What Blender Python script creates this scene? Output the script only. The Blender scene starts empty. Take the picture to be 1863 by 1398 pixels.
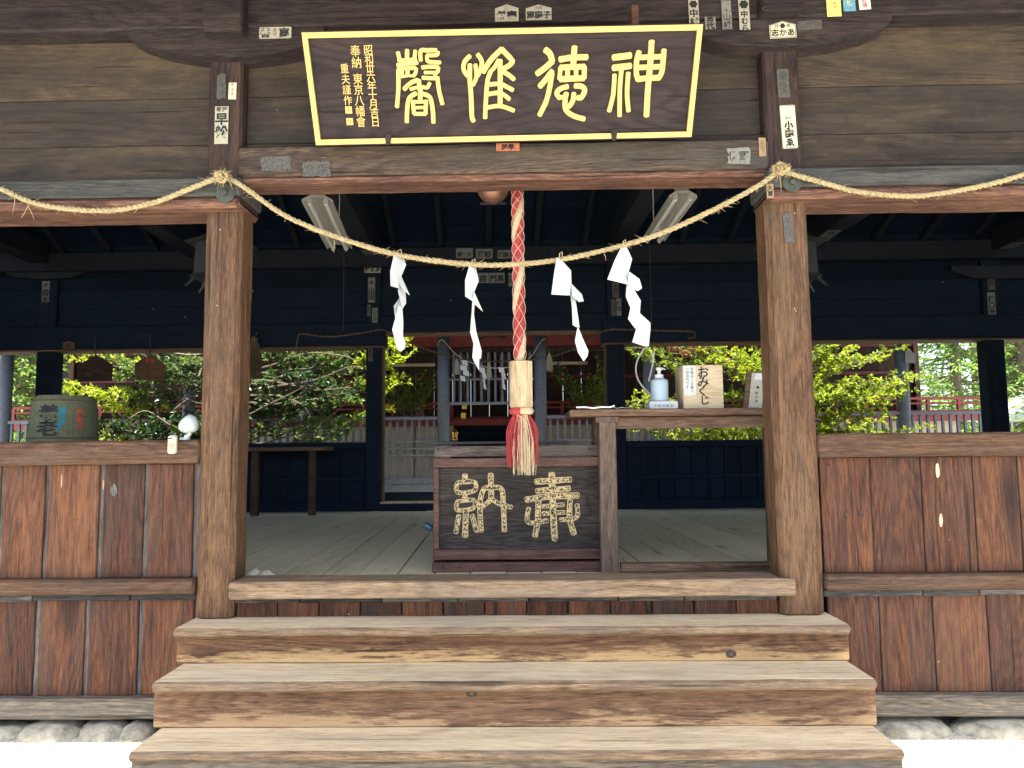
import bpy, bmesh, math, random
from mathutils import Vector, Matrix, noise
R_ = math.radians
S = bpy.context.scene
COL = S.collection
rnd = random.Random(11)

# ------------------------------------------------------------------ camera
F, PW, PH = 1345.0, 1863.0, 1398.0
YAW, PITCH, ROLL = R_(-0.988), R_(5.0665), R_(-0.5605)
CAM = Vector((0, 0, 1.6))
_fw = Vector((math.sin(YAW)*math.cos(PITCH), math.cos(YAW)*math.cos(PITCH), math.sin(PITCH)))
_r = Vector((math.cos(YAW), -math.sin(YAW), 0)); _u = _r.cross(_fw)
_r, _u = _r*math.cos(ROLL)+_u*math.sin(ROLL), -_r*math.sin(ROLL)+_u*math.cos(ROLL)
cd = bpy.data.cameras.new('camera'); cam = bpy.data.objects.new('camera', cd); COL.objects.link(cam)
cd.sensor_width = 36; cd.lens = 36*F/PW; cd.clip_end = 500; cd.clip_start = 0.05
cam.matrix_world = Matrix(((_r.x, _u.x, -_fw.x, CAM.x), (_r.y, _u.y, -_fw.y, CAM.y), (_r.z, _u.z, -_fw.z, CAM.z), (0, 0, 0, 1)))
S.camera = cam

# ------------------------------------------------------------------ light
SUN_EL, SUN_AZ = R_(70), R_(179)          # azimuth clockwise from +Y (the hall's depth)
w = bpy.data.worlds.new('World'); S.world = w; w.use_nodes = True
nt = w.node_tree; nt.nodes.clear()
sky = nt.nodes.new('ShaderNodeTexSky'); sky.sky_type = 'NISHITA'; sky.sun_disc = False
sky.sun_elevation = SUN_EL; sky.sun_rotation = SUN_AZ; sky.dust_density = 3.0; sky.air_density = 1.0
hs = nt.nodes.new('ShaderNodeHueSaturation'); hs.inputs['Saturation'].default_value = 0.8
bg = nt.nodes.new('ShaderNodeBackground'); bg.inputs['Strength'].default_value = 0.12
wo = nt.nodes.new('ShaderNodeOutputWorld')
nt.links.new(sky.outputs[0], hs.inputs['Color']); nt.links.new(hs.outputs[0], bg.inputs[0]); nt.links.new(bg.outputs[0], wo.inputs[0])
sl = bpy.data.lights.new('sun', 'SUN'); sl.energy = 4.0; sl.angle = R_(0.53); sl.color = (1, .95, .86)
so = bpy.data.objects.new('sun', sl); COL.objects.link(so)
sd = Vector((math.sin(SUN_AZ)*math.cos(SUN_EL), math.cos(SUN_AZ)*math.cos(SUN_EL), math.sin(SUN_EL)))
so.rotation_euler = sd.to_track_quat('Z', 'Y').to_euler(); so.location = (3, -6, 20)
S.view_settings.view_transform = 'Standard'; S.view_settings.look = 'None'
S.view_settings.gamma = 1; S.view_settings.use_curve_mapping = False
S.view_settings.exposure = 2.3
S.cycles.use_denoising = True
S.cycles.max_bounces = 8; S.cycles.diffuse_bounces = 5

# ------------------------------------------------------------------ point helpers (a sight line meets a real plane)
def ray(x, y): return _r*((x-PW/2)/F)+_u*((PH/2-y)/F)+_fw
def P(x, y, Y):
    a = ray(x, y); return CAM+a*(Y/a.y)
def PX(x, y, Y): return P(x, y, Y).x
def PZ(x, y, Y): return P(x, y, Y).z
def Pz(x, y, z):
    a = ray(x, y); return CAM+a*((z-CAM.z)/a.z)
def PP(x, y, o, n):
    a = ray(x, y); return CAM+a*((o-CAM).dot(n)/a.dot(n))

# ------------------------------------------------------------------ things
def tag(o, label=None, cat=None, group=None, kind=None):
    if label: o['label'] = label
    if cat: o['category'] = cat
    if group: o['group'] = group
    if kind: o['kind'] = kind
    return o
def thing(name, label, cat, loc=(0, 0, 0), group=None):
    o = bpy.data.objects.new(name, None); COL.objects.link(o); o.location = loc; o.empty_display_size = .1
    return tag(o, label, cat, group)
def wloc(o):
    v = Vector((0, 0, 0))
    while o: v += o.location; o = o.parent
    return v

class MB:
    def __init__(s): s.bm = bmesh.new()
    def face(s, vs): 
        try: return s.bm.faces.new(vs)
        except ValueError: return None
    def ring(s, pts): return [s.bm.verts.new(p) for p in pts]
    def loft(s, rings, caps=True):
        rs = [s.ring(r) for r in rings]; n = len(rs[0])
        for a, b in zip(rs, rs[1:]):
            for i in range(n): s.face((a[i], a[(i+1) % n], b[(i+1) % n], b[i]))
        if caps: s.face(rs[0][::-1]); s.face(rs[-1])
        return s
    def timber(s, axis, a0, a1, u0, u1, v0, v1, bev=.006, wob=.0, seg=None, seed=None):
        """squared timber along axis 0/1/2, softly chamfered, a little uneven along its length"""
        if a1 < a0: a0, a1 = a1, a0
        if u1 < u0: u0, u1 = u1, u0
        if v1 < v0: v0, v1 = v1, v0
        bev = min(bev, (u1-u0)*.3, (v1-v0)*.3, (a1-a0)*.3)
        L = a1-a0
        if seg is None: seg = 1 if wob == 0 else max(2, min(60, int(L/.06)))
        sd_ = seed if seed is not None else rnd.random()*100
        sec = [(u0+bev, v0), (u1-bev, v0), (u1, v0+bev), (u1, v1-bev), (u1-bev, v1), (u0+bev, v1), (u0, v1-bev), (u0, v0+bev)]
        cu, cv = (u0+u1)/2, (v0+v1)/2
        rings = []
        st = [0, bev/L]+[bev/L+(1-2*bev/L)*k/seg for k in range(1, seg)]+[1-bev/L, 1]
        for t in st:
            e = bev if (t == 0 or t == 1) else 0
            ring = []
            for (u, v) in sec:
                uu = u-(e if u > cu else -e); vv = v-(e if v > cv else -e)
                p = [0, 0, 0]; p[axis] = a0+L*t; p[(axis+1) % 3] = uu; p[(axis+2) % 3] = vv
                if wob:
                    q = Vector(p)*1.0; k = noise.noise_vector(q*3.1+Vector((sd_,)*3))*wob+noise.noise_vector(q*14+Vector((sd_,)*3))*wob*.4
                    p[(axis+1) % 3] += k[0]; p[(axis+2) % 3] += k[1]
                ring.append(p)
            rings.append(ring)
        return s.loft(rings)
    def box(s, x0, x1, y0, y1, z0, z1, bev=.004, wob=0):
        d = (abs(x1-x0), abs(y1-y0), abs(z1-z0)); ax = d.index(max(d))
        if ax == 0: return s.timber(0, x0, x1, y0, y1, z0, z1, bev, wob)
        if ax == 1: return s.timber(1, y0, y1, z0, z1, x0, x1, bev, wob)
        return s.timber(2, z0, z1, x0, x1, y0, y1, bev, wob)
    def tube(s, pts, r, n=8, closed=False, flat=1.0):
        pts = [Vector(p) for p in pts]; rs = r if isinstance(r, (list, tuple)) else [r]*len(pts)
        rings = []; up = Vector((0, 0, 1)); prev = None
        for i, p in enumerate(pts):
            t = (pts[min(i+1, len(pts)-1)]-pts[max(i-1, 0)])
            if t.length < 1e-9: t = Vector((0, 0, 1))
            t.normalize()
            if prev is None:
                a = up if abs(t.z) < .9 else Vector((1, 0, 0)); x = a.cross(t).normalized()
            else:
                x = (prev-t*prev.dot(t)); x = x.normalized() if x.length > 1e-6 else Vector((1, 0, 0)).cross(t).normalized()
            prev = x; y = t.cross(x)
            rings.append([p+(x*math.cos(2*math.pi*k/n)+y*math.sin(2*math.pi*k/n)*flat)*rs[i] for k in range(n)])
        return s.loft(rings)
    def lathe(s, prof, c, n=24, squash=1.0):
        c = Vector(c); rings = []
        for (r, z) in prof:
            rings.append([c+Vector((r*math.cos(2*math.pi*k/n), r*squash*math.sin(2*math.pi*k/n), z)) for k in range(n)])
        return s.loft(rings)
    def prism(s, pts, d):
        """polygon (world points) with thickness vector d"""
        d = Vector(d); a = s.ring([Vector(p) for p in pts]); b = s.ring([Vector(p)+d for p in pts]); n = len(a)
        s.face(a[::-1]); s.face(b)
        for i in range(n): s.face((a[i], a[(i+1) % n], b[(i+1) % n], b[i]))
        return s
    def build(s, name, m, parent=None, smooth=False, kind=None, autos=None):
        off = wloc(parent) if parent else Vector((0, 0, 0))
        bmesh.ops.recalc_face_normals(s.bm, faces=s.bm.faces[:])
        me = bpy.data.meshes.new(name)
        if off.length: bmesh.ops.translate(s.bm, vec=-off, verts=s.bm.verts[:])
        s.bm.to_mesh(me); s.bm.free()
        if smooth:
            me.polygons.foreach_set('use_smooth', [True]*len(me.polygons))
        ms = m if isinstance(m, (list, tuple)) else [m]
        for q in ms: me.materials.append(q)
        o = bpy.data.objects.new(name, me); COL.objects.link(o)
        if parent: o.parent = parent
        if kind: o['kind'] = kind
        return o

# ------------------------------------------------------------------ materials
def newmat(name):
    m = bpy.data.materials.new(name); m.use_nodes = True; nt = m.node_tree; nt.nodes.clear()
    out = nt.nodes.new('ShaderNodeOutputMaterial'); b = nt.nodes.new('ShaderNodeBsdfPrincipled')
    nt.links.new(b.outputs[0], out.inputs[0]); return m, nt, b, out
class G:
    """tiny node-graph helper"""
    def __init__(s, nt): s.nt = nt
    def __call__(s, typ, ins=None, **props):
        n = s.nt.nodes.new('ShaderNode'+typ)
        for k, v in props.items(): setattr(n, k, v)
        for k, v in (ins or {}).items():
            i = n.inputs[k]
            if hasattr(v, 'links') or isinstance(v, bpy.types.NodeSocket): s.nt.links.new(v, i)
            else: i.default_value = v
        return n
    def math(s, op, a, b=0.0, clamp=False):
        return s('Math', {0: a, 1: b}, operation=op, use_clamp=clamp).outputs[0]
    def ramp(s, f, stops):
        n = s('ValToRGB', {0: f}); e = n.color_ramp.elements
        while len(e) < len(stops): e.new(.5)
        for q, (p, c) in zip(e, stops): q.position = p; q.color = c if len(c) == 4 else (*c, 1)
        return n.outputs[0]
    def mix(s, f, a, b, mode='MIX'):
        n = s('Mix', {0: f}, data_type='RGBA', blend_type=mode)
        for k, v in ((6, a), (7, b)):
            if isinstance(v, bpy.types.NodeSocket): s.nt.links.new(v, n.inputs[k])
            else: n.inputs[k].default_value = v if len(v) == 4 else (*v, 1)
        return n.outputs[2]
def plain(name, c, rough=.6, metal=0, var=.12, vs=9, bump=0, bs=60, spec=.5, coat=0, trans=0):
    m, nt, b, out = newmat(name); g = G(nt)
    tc = g('TexCoord').outputs['Object']
    n = g('TexNoise', {'Vector': tc, 'Scale': vs, 'Detail': 6, 'Roughness': .65}).outputs['Fac']
    lo = tuple(v*(1-var*2.2) for v in c); hi = tuple(min(1, v*(1+var*1.6)) for v in c)
    col = g.ramp(n, [(.25, lo), (.5, c), (.75, hi)])
    nt.links.new(col, b.inputs['Base Color'])
    b.inputs['Roughness'].default_value = rough; b.inputs['Metallic'].default_value = metal; b.inputs['Specular IOR Level'].default_value = spec
    if bump:
        n2 = g('TexNoise', {'Vector': tc, 'Scale': bs, 'Detail': 4}).outputs['Fac']
        nt.links.new(g('Bump', {'Strength': bump, 'Height': n2, 'Distance': .004}).outputs[0], b.inputs['Normal'])
    return m
def wood(name, dark, mid, light, axis=2, ring=26, ra=.5, fine=70, rough=.72, bump=.35, var=.35, grey=None, greyamt=.5, gscale=(1.2, 6), worn=None, streak=.5, knots=0, specks=0, spec=.22, cs=1.0, fa=1.0, patch=.6, dirt=.45):
    m, nt, b, out = newmat(name); g = G(nt)
    tc = g('TexCoord').outputs['Object']; isl = g('NewGeometry').outputs['Random Per Island']; orn = g('ObjectInfo').outputs['Random']
    sd_ = g.math('ADD', g.math('MULTIPLY', isl, 37.0), g.math('MULTIPLY', orn, 53.0))
    offs = g('CombineXYZ', {0: sd_, 1: sd_, 2: sd_}).outputs[0]
    vec = g('VectorMath', {0: tc, 1: offs}, operation='ADD').outputs[0]
    def sc(a, c):
        v = [c, c, c]; v[axis] = a
        return g('VectorMath', {0: vec, 1: tuple(v)}, operation='MULTIPLY').outputs[0]
    low = g('TexNoise', {'Vector': sc(.5*cs, 4.0*cs), 'Scale': 1, 'Detail': 1.5, 'Roughness': .4, 'Distortion': .2}).outputs['Fac']
    rg = g.math('ADD', g.math('MULTIPLY', g.math('SINE', g.math('MULTIPLY', low, ring*6.5)), .5), .5)
    rg = g.math('POWER', rg, 2.2)
    fi = g('TexNoise', {'Vector': sc(1.3, fine*.75), 'Scale': 1, 'Detail': 3, 'Roughness': .6}).outputs['Fac']
    fb = g('TexNoise', {'Vector': sc(11, fine*2.4), 'Scale': 1, 'Detail': 3, 'Roughness': .75}).outputs['Fac']
    st = g('TexNoise', {'Vector': sc(.7, 9), 'Scale': 1, 'Detail': 5, 'Roughness': .62, 'Distortion': .3}).outputs['Fac']
    pt = g('TexNoise', {'Vector': sc(2.2, 5.5), 'Scale': 1, 'Detail': 7, 'Roughness': .72, 'Distortion': .5}).outputs['Fac']
    f = g.math('ADD', .45, g.math('MULTIPLY', g.math('SUBTRACT', fi, .5), .75*fa))
    f = g.math('ADD', f, g.math('MULTIPLY', g.math('SUBTRACT', pt, .5), patch))
    f = g.math('ADD', f, g.math('MULTIPLY', g.math('SUBTRACT', fb, .5), 1.5*fa))
    f = g.math('ADD', f, g.math('MULTIPLY', g.math('SUBTRACT', .33, rg), ra*.3))
    f = g.math('ADD', f, g.math('MULTIPLY', g.math('SUBTRACT', st, .5), streak*.9))
    f = g.math('ADD', f, g.math('MULTIPLY', g.math('SUBTRACT', isl, .5), var))
    col = g.ramp(f, [(.08, dark), (.45, mid), (.86, light)])
    if grey:
        gn = g('TexNoise', {'Vector': sc(*gscale), 'Scale': 1, 'Detail': 5, 'Roughness': .68, 'Distortion': .6}).outputs['Fac']
        gm = g.ramp(gn, [(.46, (0, 0, 0)), (.66, (1, 1, 1))])
        col = g.mix(g.math('MULTIPLY', gm, greyamt), col, grey)
    if worn:     # (colour, z0, z1, amount): scuffed zone between two heights of the board
        wc, z0, z1, am = worn
        z = g('SeparateXYZ', {0: tc}).outputs[2]
        t = g('MapRange', {'Value': z, 'From Min': z0, 'From Max': z1, 'To Min': 1.0, 'To Max': 0.0}).outputs[0]
        wn = g('TexNoise', {'Vector': sc(6, 55), 'Scale': 1, 'Detail': 6, 'Roughness': .7}).outputs['Fac']
        wv = g('TexNoise', {'Vector': sc(1.6, 1.6), 'Scale': 1, 'Detail': 2}).outputs['Fac']
        q = g.math('ADD', g.math('MULTIPLY', t, .62), g.math('MULTIPLY', g.math('SUBTRACT', wn, .5), 1.5))
        q = g.math('ADD', q, g.math('SUBTRACT', wv, .55))
        wm = g.ramp(q, [(.36, (0, 0, 0)), (.56, (1, 1, 1))])
        wm = g.math('MULTIPLY', wm, t)
        col = g.mix(g.math('MULTIPLY', wm, am), col, wc)
    if knots:
        v = g('TexVoronoi', {'Vector': sc(1.1, 3.3), 'Scale': knots, 'Randomness': 1.0}).outputs['Distance']
        km = g.ramp(v, [(.05, (1, 1, 1)), (.15, (0, 0, 0))])
        col = g.mix(g.math('MULTIPLY', km, .75), col, tuple(c*.55 for c in dark))
    if specks:
        v = g('TexVoronoi', {'Vector': tc, 'Scale': 11, 'Randomness': 1.0}); 
        sm = g.ramp(v.outputs['Distance'], [(.028, (1, 1, 1)), (.05, (0, 0, 0))])
        pick = g.math('GREATER_THAN', g('SeparateColor', {0: v.outputs['Color']}).outputs[0], .86)
        col = g.mix(g.math('MULTIPLY', g.math('MULTIPLY', sm, pick), specks), col, (.55, .52, .45))
    dn = g('TexNoise', {'Vector': sc(1.5, 3.2), 'Scale': 1, 'Detail': 6, 'Roughness': .7}).outputs['Fac']
    dm = g.ramp(dn, [(.54, (0, 0, 0)), (.72, (1, 1, 1))])
    col = g.mix(g.math('MULTIPLY', dm, dirt), col, tuple(c*.8 for c in dark))
    cr = g('TexNoise', {'Vector': sc(.9, 34), 'Scale': 1, 'Detail': 2, 'Roughness': .5}).outputs['Fac']
    cm = g.ramp(cr, [(.29, (1, 1, 1)), (.335, (0, 0, 0))])
    col = g.mix(g.math('MULTIPLY', cm, .7), col, tuple(c*.45 for c in dark))
    nt.links.new(col, b.inputs['Base Color']); b.inputs['Specular IOR Level'].default_value = spec
    nt.links.new(g('MapRange', {'Value': fi, 'To Min': rough-.1, 'To Max': rough+.12}).outputs[0], b.inputs['Roughness'])
    h = g.math('SUBTRACT', g.math('ADD', g.math('MULTIPLY', rg, .5), fi), cm)
    nt.links.new(g('Bump', {'Strength': bump, 'Height': h, 'Distance': .0035}).outputs[0], b.inputs['Normal'])
    return m
def leafmat(name, a, b_, c, trans=.45, rough=.42):
    m, nt, b, out = newmat(name); g = G(nt)
    isl = g('NewGeometry').outputs['Random Per Island']
    col = g.ramp(isl, [(.0, a), (.55, b_), (1.0, c)])
    nt.links.new(col, b.inputs['Base Color']); b.inputs['Roughness'].default_value = rough
    t = g('BsdfTranslucent', {'Color': col}); mx = g('MixShader', {0: trans})
    nt.links.new(b.outputs[0], mx.inputs[1]); nt.links.new(t.outputs[0], mx.inputs[2]); nt.links.new(mx.outputs[0], out.inputs[0])
    return m
X_, Y_, Z_ = 0, 1, 2
W = {}
W['pillar'] = wood('weathered_pillar', (.032, .018, .011), (.098, .052, .028), (.2, .114, .06), Z_, ring=20, ra=.4, fine=60, grey=(.085, .068, .05), greyamt=.35, gscale=(.8, 7), specks=.8, streak=.6)
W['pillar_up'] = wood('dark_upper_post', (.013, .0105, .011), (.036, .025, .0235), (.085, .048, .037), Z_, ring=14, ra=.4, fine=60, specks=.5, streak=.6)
W['plank'] = wood('red_cedar_planks', (.016, .009, .008), (.075, .029, .0165), (.16, .07, .033), Z_, ring=22, ra=.55, fine=85, var=.34, grey=(.06, .046, .038), greyamt=.45, gscale=(.6, 6), specks=.7, streak=.65, knots=.5, patch=.5, dirt=.3)
W['batten'] = wood('grey_battens', (.03, .027, .026), (.085, .078, .075), (.17, .155, .145), Z_, ring=10, ra=.3, fine=70)
W['rail'] = wood('brown_rail', (.02, .011, .007), (.07, .036, .021), (.15, .083, .047), X_, ring=24, ra=.5, fine=80, grey=(.08, .062, .048), greyamt=.5, specks=.6, knots=.3)
W['thresh'] = wood('worn_threshold', (.075, .046, .028), (.2, .135, .082), (.36, .26, .165), X_, ring=22, ra=.6, fine=70, grey=(.2, .16, .13), greyamt=.5, knots=.3)
W['tread_edge'] = wood('worn_tread_edge', (.06, .038, .024), (.165, .11, .068), (.32, .23, .15), X_, ring=16, ra=.4, fine=60, grey=(.14, .115, .09), greyamt=.6, gscale=(1.5, 9))
W['base'] = wood('grey_base_timber', (.045, .037, .03), (.115, .097, .076), (.26, .205, .14), X_, ring=26, ra=.6, fine=70, grey=(.09, .09, .09), greyamt=.7)
W['slat'] = wood('black_slats', (.012, .012, .013), (.04, .04, .042), (.12, .11, .1), X_, ring=12, ra=.4, fine=60, var=.5)
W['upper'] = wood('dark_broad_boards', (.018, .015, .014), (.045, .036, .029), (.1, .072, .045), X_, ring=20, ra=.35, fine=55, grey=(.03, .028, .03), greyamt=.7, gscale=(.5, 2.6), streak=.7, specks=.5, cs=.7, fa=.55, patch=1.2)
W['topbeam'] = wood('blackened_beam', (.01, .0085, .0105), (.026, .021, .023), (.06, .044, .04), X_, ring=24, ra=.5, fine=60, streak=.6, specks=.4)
W['greybeam'] = wood('grey_green_beam', (.022, .022, .022), (.054, .056, .052), (.115, .104, .088), X_, ring=16, ra=.5, fine=70, grey=(.05, .055, .06), greyamt=.5, specks=.5)
W['lintel'] = wood('brown_grey_lintel', (.026, .019, .016), (.066, .049, .04), (.155, .1, .064), X_, ring=24, ra=.55, fine=60, grey=(.062, .064, .058), greyamt=.85, gscale=(.5, 2.2), specks=.6)
W['redarris'] = wood('worn_red_arris', (.035, .019, .016), (.105, .052, .04), (.25, .14, .09), X_, ring=18, ra=.5, fine=60, streak=.7)
W['tread'] = wood('pale_worn_tread', (.36, .265, .16), (.6, .485, .31), (.72, .62, .43), X_, ring=16, ra=.4, fine=60, grey=(.36, .3, .23), greyamt=.45, gscale=(1.2, 5), knots=.55, bump=.3, rough=.8)
W['floor'] = wood('grey_floor_boards', (.36, .325, .22), (.6, .54, .375), (.7, .64, .47), Y_, ring=10, ra=.2, fine=45, knots=.8, bump=.12, rough=.5, var=.2, streak=.2, fa=.45, patch=.5, dirt=.3, spec=.4)
W['inner'] = wood('shade_blue_boards', (.0015, .005, .012), (.0035, .0105, .025), (.008, .018, .037), X_, ring=10, ra=.3, fine=40, bump=.15, rough=.7, spec=.15)  # blue-black of indoor shade is put into these three wood colours
W['inner_z'] = wood('shade_blue_posts', (.0015, .005, .012), (.004, .011, .025), (.01, .019, .035), Z_, ring=10, ra=.3, fine=40, bump=.15, rough=.7, spec=.15)
W['inner_y'] = wood('shade_blue_rafters', (.005, .008, .014), (.012, .0155, .024), (.03, .03, .034), Y_, ring=10, ra=.3, fine=40, bump=.15, rough=.7, spec=.2)
W['furn'] = wood('brown_furniture_wood', (.045, .025, .017), (.12, .072, .047), (.23, .15, .1), X_, ring=14, ra=.4, fine=70)
W['furn_z'] = wood('brown_furniture_leg', (.04, .027, .02), (.095, .066, .05), (.18, .13, .1), Z_, ring=14, ra=.4, fine=70)
W['boxframe'] = wood('lacquered_red_brown', (.035, .017, .014), (.088, .043, .034), (.16, .085, .065), X_, ring=10, ra=.3, fine=70, rough=.5)
W['boxlid'] = wood('worn_box_lid', (.025, .02, .02), (.07, .057, .052), (.17, .135, .11), X_, ring=10, ra=.3, fine=60)
W['boxface'] = wood('dark_box_face', (.009, .008, .008), (.026, .022, .02), (.07, .058, .048), X_, ring=30, ra=.8, fine=50, streak=.35)
W['plaque'] = wood('dark_plaque_board', (.012, .009, .011), (.03, .022, .024), (.066, .045, .037), X_, ring=20, ra=.7, fine=50, streak=.3, fa=.5, dirt=.3)
W['palewood'] = wood('pale_new_wood', (.25, .17, .09), (.5, .39, .24), (.66, .55, .38), Z_, ring=10, ra=.4, fine=70, var=.1)
W['paleboard'] = wood('pale_cypress_board', (.36, .28, .17), (.55, .45, .3), (.66, .56, .4), X_, ring=8, ra=.3, fine=60, var=.1)
W['ema'] = wood('dark_votive_board', (.02, .011, .008), (.05, .028, .018), (.09, .05, .03), X_, ring=10, ra=.4, fine=60)
W['ema2'] = wood('brown_votive_board', (.06, .035, .018), (.11, .065, .034), (.17, .11, .06), X_, ring=10, ra=.4, fine=60)
W['honden'] = wood('dark_brown_hall_boards', (.012, .007, .006), (.035, .021, .017), (.07, .043, .032), Z_, ring=10, ra=.4, fine=40)
M = {}
M['gold'] = plain('gold_leaf', (.62, .44, .14), rough=.42, metal=.25, var=.07, vs=30, bump=.15, bs=160)
M['studrim'] = plain('worn_pale_gilding', (.46, .35, .17), rough=.6, var=.3, vs=60)
M['goldrim'] = plain('gilded_rim', (.58, .41, .135), rough=.45, metal=.25, var=.1, vs=14)
M['straw'] = plain('rice_straw', (.37, .295, .16), rough=.85, var=.25, vs=60, bump=.5, bs=260)
M['oldstraw'] = plain('old_straw', (.1, .075, .045), rough=.9, var=.3, vs=40, bump=.4)
M['paper'] = plain('white_paper', (.55, .58, .59), rough=.7, var=.04, vs=4)
M['ink'] = plain('black_ink', (.012, .016, .02), rough=.7, var=.2)
M['inkfade'] = plain('faded_ink', (.05, .055, .055), rough=.8, var=.3)
M['slip'] = plain('old_cream_slip', (.38, .36, .29), rough=.8, var=.12, vs=50)
M['slipw'] = plain('clean_cream_slip', (.6, .57, .43), rough=.75, var=.06, vs=50)
M['slipg'] = plain('grey_faded_slip', (.2, .2, .185), rough=.85, var=.25, vs=70)
M['slipd'] = plain('dark_faded_slip', (.085, .082, .078), rough=.9, var=.35, vs=70)
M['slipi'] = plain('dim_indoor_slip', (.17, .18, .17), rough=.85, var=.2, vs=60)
M['slipb'] = plain('tan_wood_slip', (.3, .2, .11), rough=.8, var=.2, vs=40)
M['slipo'] = plain('orange_slip', (.45, .16, .09), rough=.8, var=.3, vs=60)
M['slipy'] = plain('yellow_slip', (.75, .62, .2), rough=.7, var=.15, vs=60)
M['slipblue'] = plain('blue_slip', (.12, .33, .48), rough=.7, var=.3, vs=90)
M['slipr'] = plain('pink_white_slip', (.66, .6, .6), rough=.7, var=.15, vs=90)
M['redink'] = plain('red_print', (.55, .06, .06), rough=.7, var=.2)
M['red'] = plain('red_cotton', (.36, .04, .045), rough=.85, var=.25, vs=90, bump=.4, bs=300)
M['cream'] = plain('cream_cotton', (.52, .43, .28), rough=.85, var=.15, vs=90, bump=.4, bs=300)
M['net'] = plain('pink_white_net_cord', (.56, .4, .31), rough=.85, var=.12, vs=70)
M['copper'] = plain('dull_copper', (.25, .125, .09), rough=.42, metal=.6, var=.15, vs=20)
M['patina'] = plain('dark_bronze_patina', (.05, .058, .05), rough=.65, metal=.3, var=.25, vs=40)
M['bronze'] = plain('dark_bronze', (.005, .01, .01), rough=.6, metal=.3, var=.25, vs=40)
M['iron'] = plain('dark_iron', (.03, .03, .034), rough=.55, metal=.5, var=.2)
M['enamel'] = plain('cream_enamel', (.42, .41, .38), rough=.35, var=.05, vs=5)
M['tubeglass'] = plain('lamp_tube_glass', (.78, .78, .75), rough=.15, var=.02)
M['wplastic'] = plain('white_plastic', (.46, .54, .53), rough=.3, var=.03, vs=5)
M['yplastic'] = plain('yellowed_plastic', (.62, .6, .42), rough=.4, var=.05, vs=8)
M['bluebottle'] = plain('frosted_blue_plastic', (.34, .45, .53), rough=.3, var=.05, vs=8)
M['bluemetal'] = plain('blue_painted_metal', (.03, .07, .11), rough=.4, metal=.4, var=.2)
M['cable'] = plain('white_cable', (.6, .6, .56), rough=.5, var=.05)
M['string'] = plain('dark_string', (.03, .035, .035), rough=.8, var=.2)
M['stone'] = plain('river_stone', (.3, .28, .22), rough=.9, var=.32, vs=14, bump=.9, bs=70)
M['greypost'] = plain('grey_painted_timber', (.085, .1, .125), rough=.6, var=.16, vs=12)
M['greyrail'] = plain('pale_grey_painted_rail', (.125, .145, .18), rough=.6, var=.14, vs=12)
M['redpaint'] = plain('faded_vermilion', (.26, .04, .035), rough=.6, var=.22, vs=8)
M['darkred'] = plain('dark_red_paint', (.1, .012, .016), rough=.6, var=.2, vs=8)
M['plaster'] = plain('cream_plaster', (.52, .46, .35), rough=.9, var=.06, vs=4)
M['roofing'] = plain('brown_bark_roof', (.045, .034, .028), rough=.9, var=.25, vs=14, bump=.6, bs=50)
M['copperroof'] = plain('grey_green_roof', (.1, .105, .095), rough=.7, var=.2, vs=6)
M['bark'] = plain('grey_brown_bark', (.13, .105, .08), rough=.9, var=.3, vs=30, bump=.8, bs=60)
M['strawmat'] = plain('straw_mat_wrap', (.1, .11, .058), rough=.85, var=.15, vs=30, bump=.3, bs=120)
M['navy'] = plain('navy_brush_ink', (.003, .007, .014), rough=.7)
M['teal'] = plain('teal_print', (.01, .16, .2), rough=.7)
M['gilt'] = plain('polished_gilt', (.75, .5, .12), rough=.25, metal=.8, var=.08)
L = {}
L['dark'] = leafmat('glossy_old_leaves', (.018, .042, .014), (.04, .092, .028), (.085, .16, .04), .3, .3)
L['young'] = leafmat('young_yellow_leaves', (.2, .29, .02), (.38, .46, .03), (.55, .6, .07), .62)
L['lime'] = leafmat('lime_leaves', (.11, .19, .02), (.23, .33, .03), (.4, .47, .06), .6)
L['mid'] = leafmat('mid_green_leaves', (.055, .11, .02), (.12, .2, .04), (.22, .3, .07), .5)
L['far'] = leafmat('distant_conifer_sprays', (.08, .16, .03), (.16, .28, .05), (.28, .42, .08), .55)
L['dry'] = leafmat('reddish_dry_leaves', (.2, .08, .04), (.3, .15, .08), (.35, .22, .13), .4)

# ================================================================== ground
gmat, gnt, gb, _o = newmat('pale_gravel'); g = G(gnt)
tc = g('TexCoord').outputs['Object']
v = g('TexVoronoi', {'Vector': tc, 'Scale': 75}); n = g('TexNoise', {'Vector': tc, 'Scale': 1.3, 'Detail': 4}).outputs['Fac']
c0 = g.ramp(g('SeparateColor', {0: v.outputs['Color']}).outputs[0], [(0, (.42, .39, .32)), (1, (.64, .6, .51))])
c1 = g.mix(g.math('MULTIPLY', g.ramp(n, [(.42, (0, 0, 0)), (.7, (1, 1, 1))]), .25), c0, (.5, .45, .36))
gnt.links.new(c1, gb.inputs['Base Color']); gb.inputs['Roughness'].default_value = .95
gnt.links.new(g('Bump', {'Strength': .8, 'Height': v.outputs['Distance'], 'Distance': .01}).outputs[0], gb.inputs['Normal'])
b = MB(); b.face(b.ring([(-150, -150, .045), (150, -150, .045), (150, 200, .045), (-150, 200, .045)]))
tag(b.build('ground', gmat), kind='structure')

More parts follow.
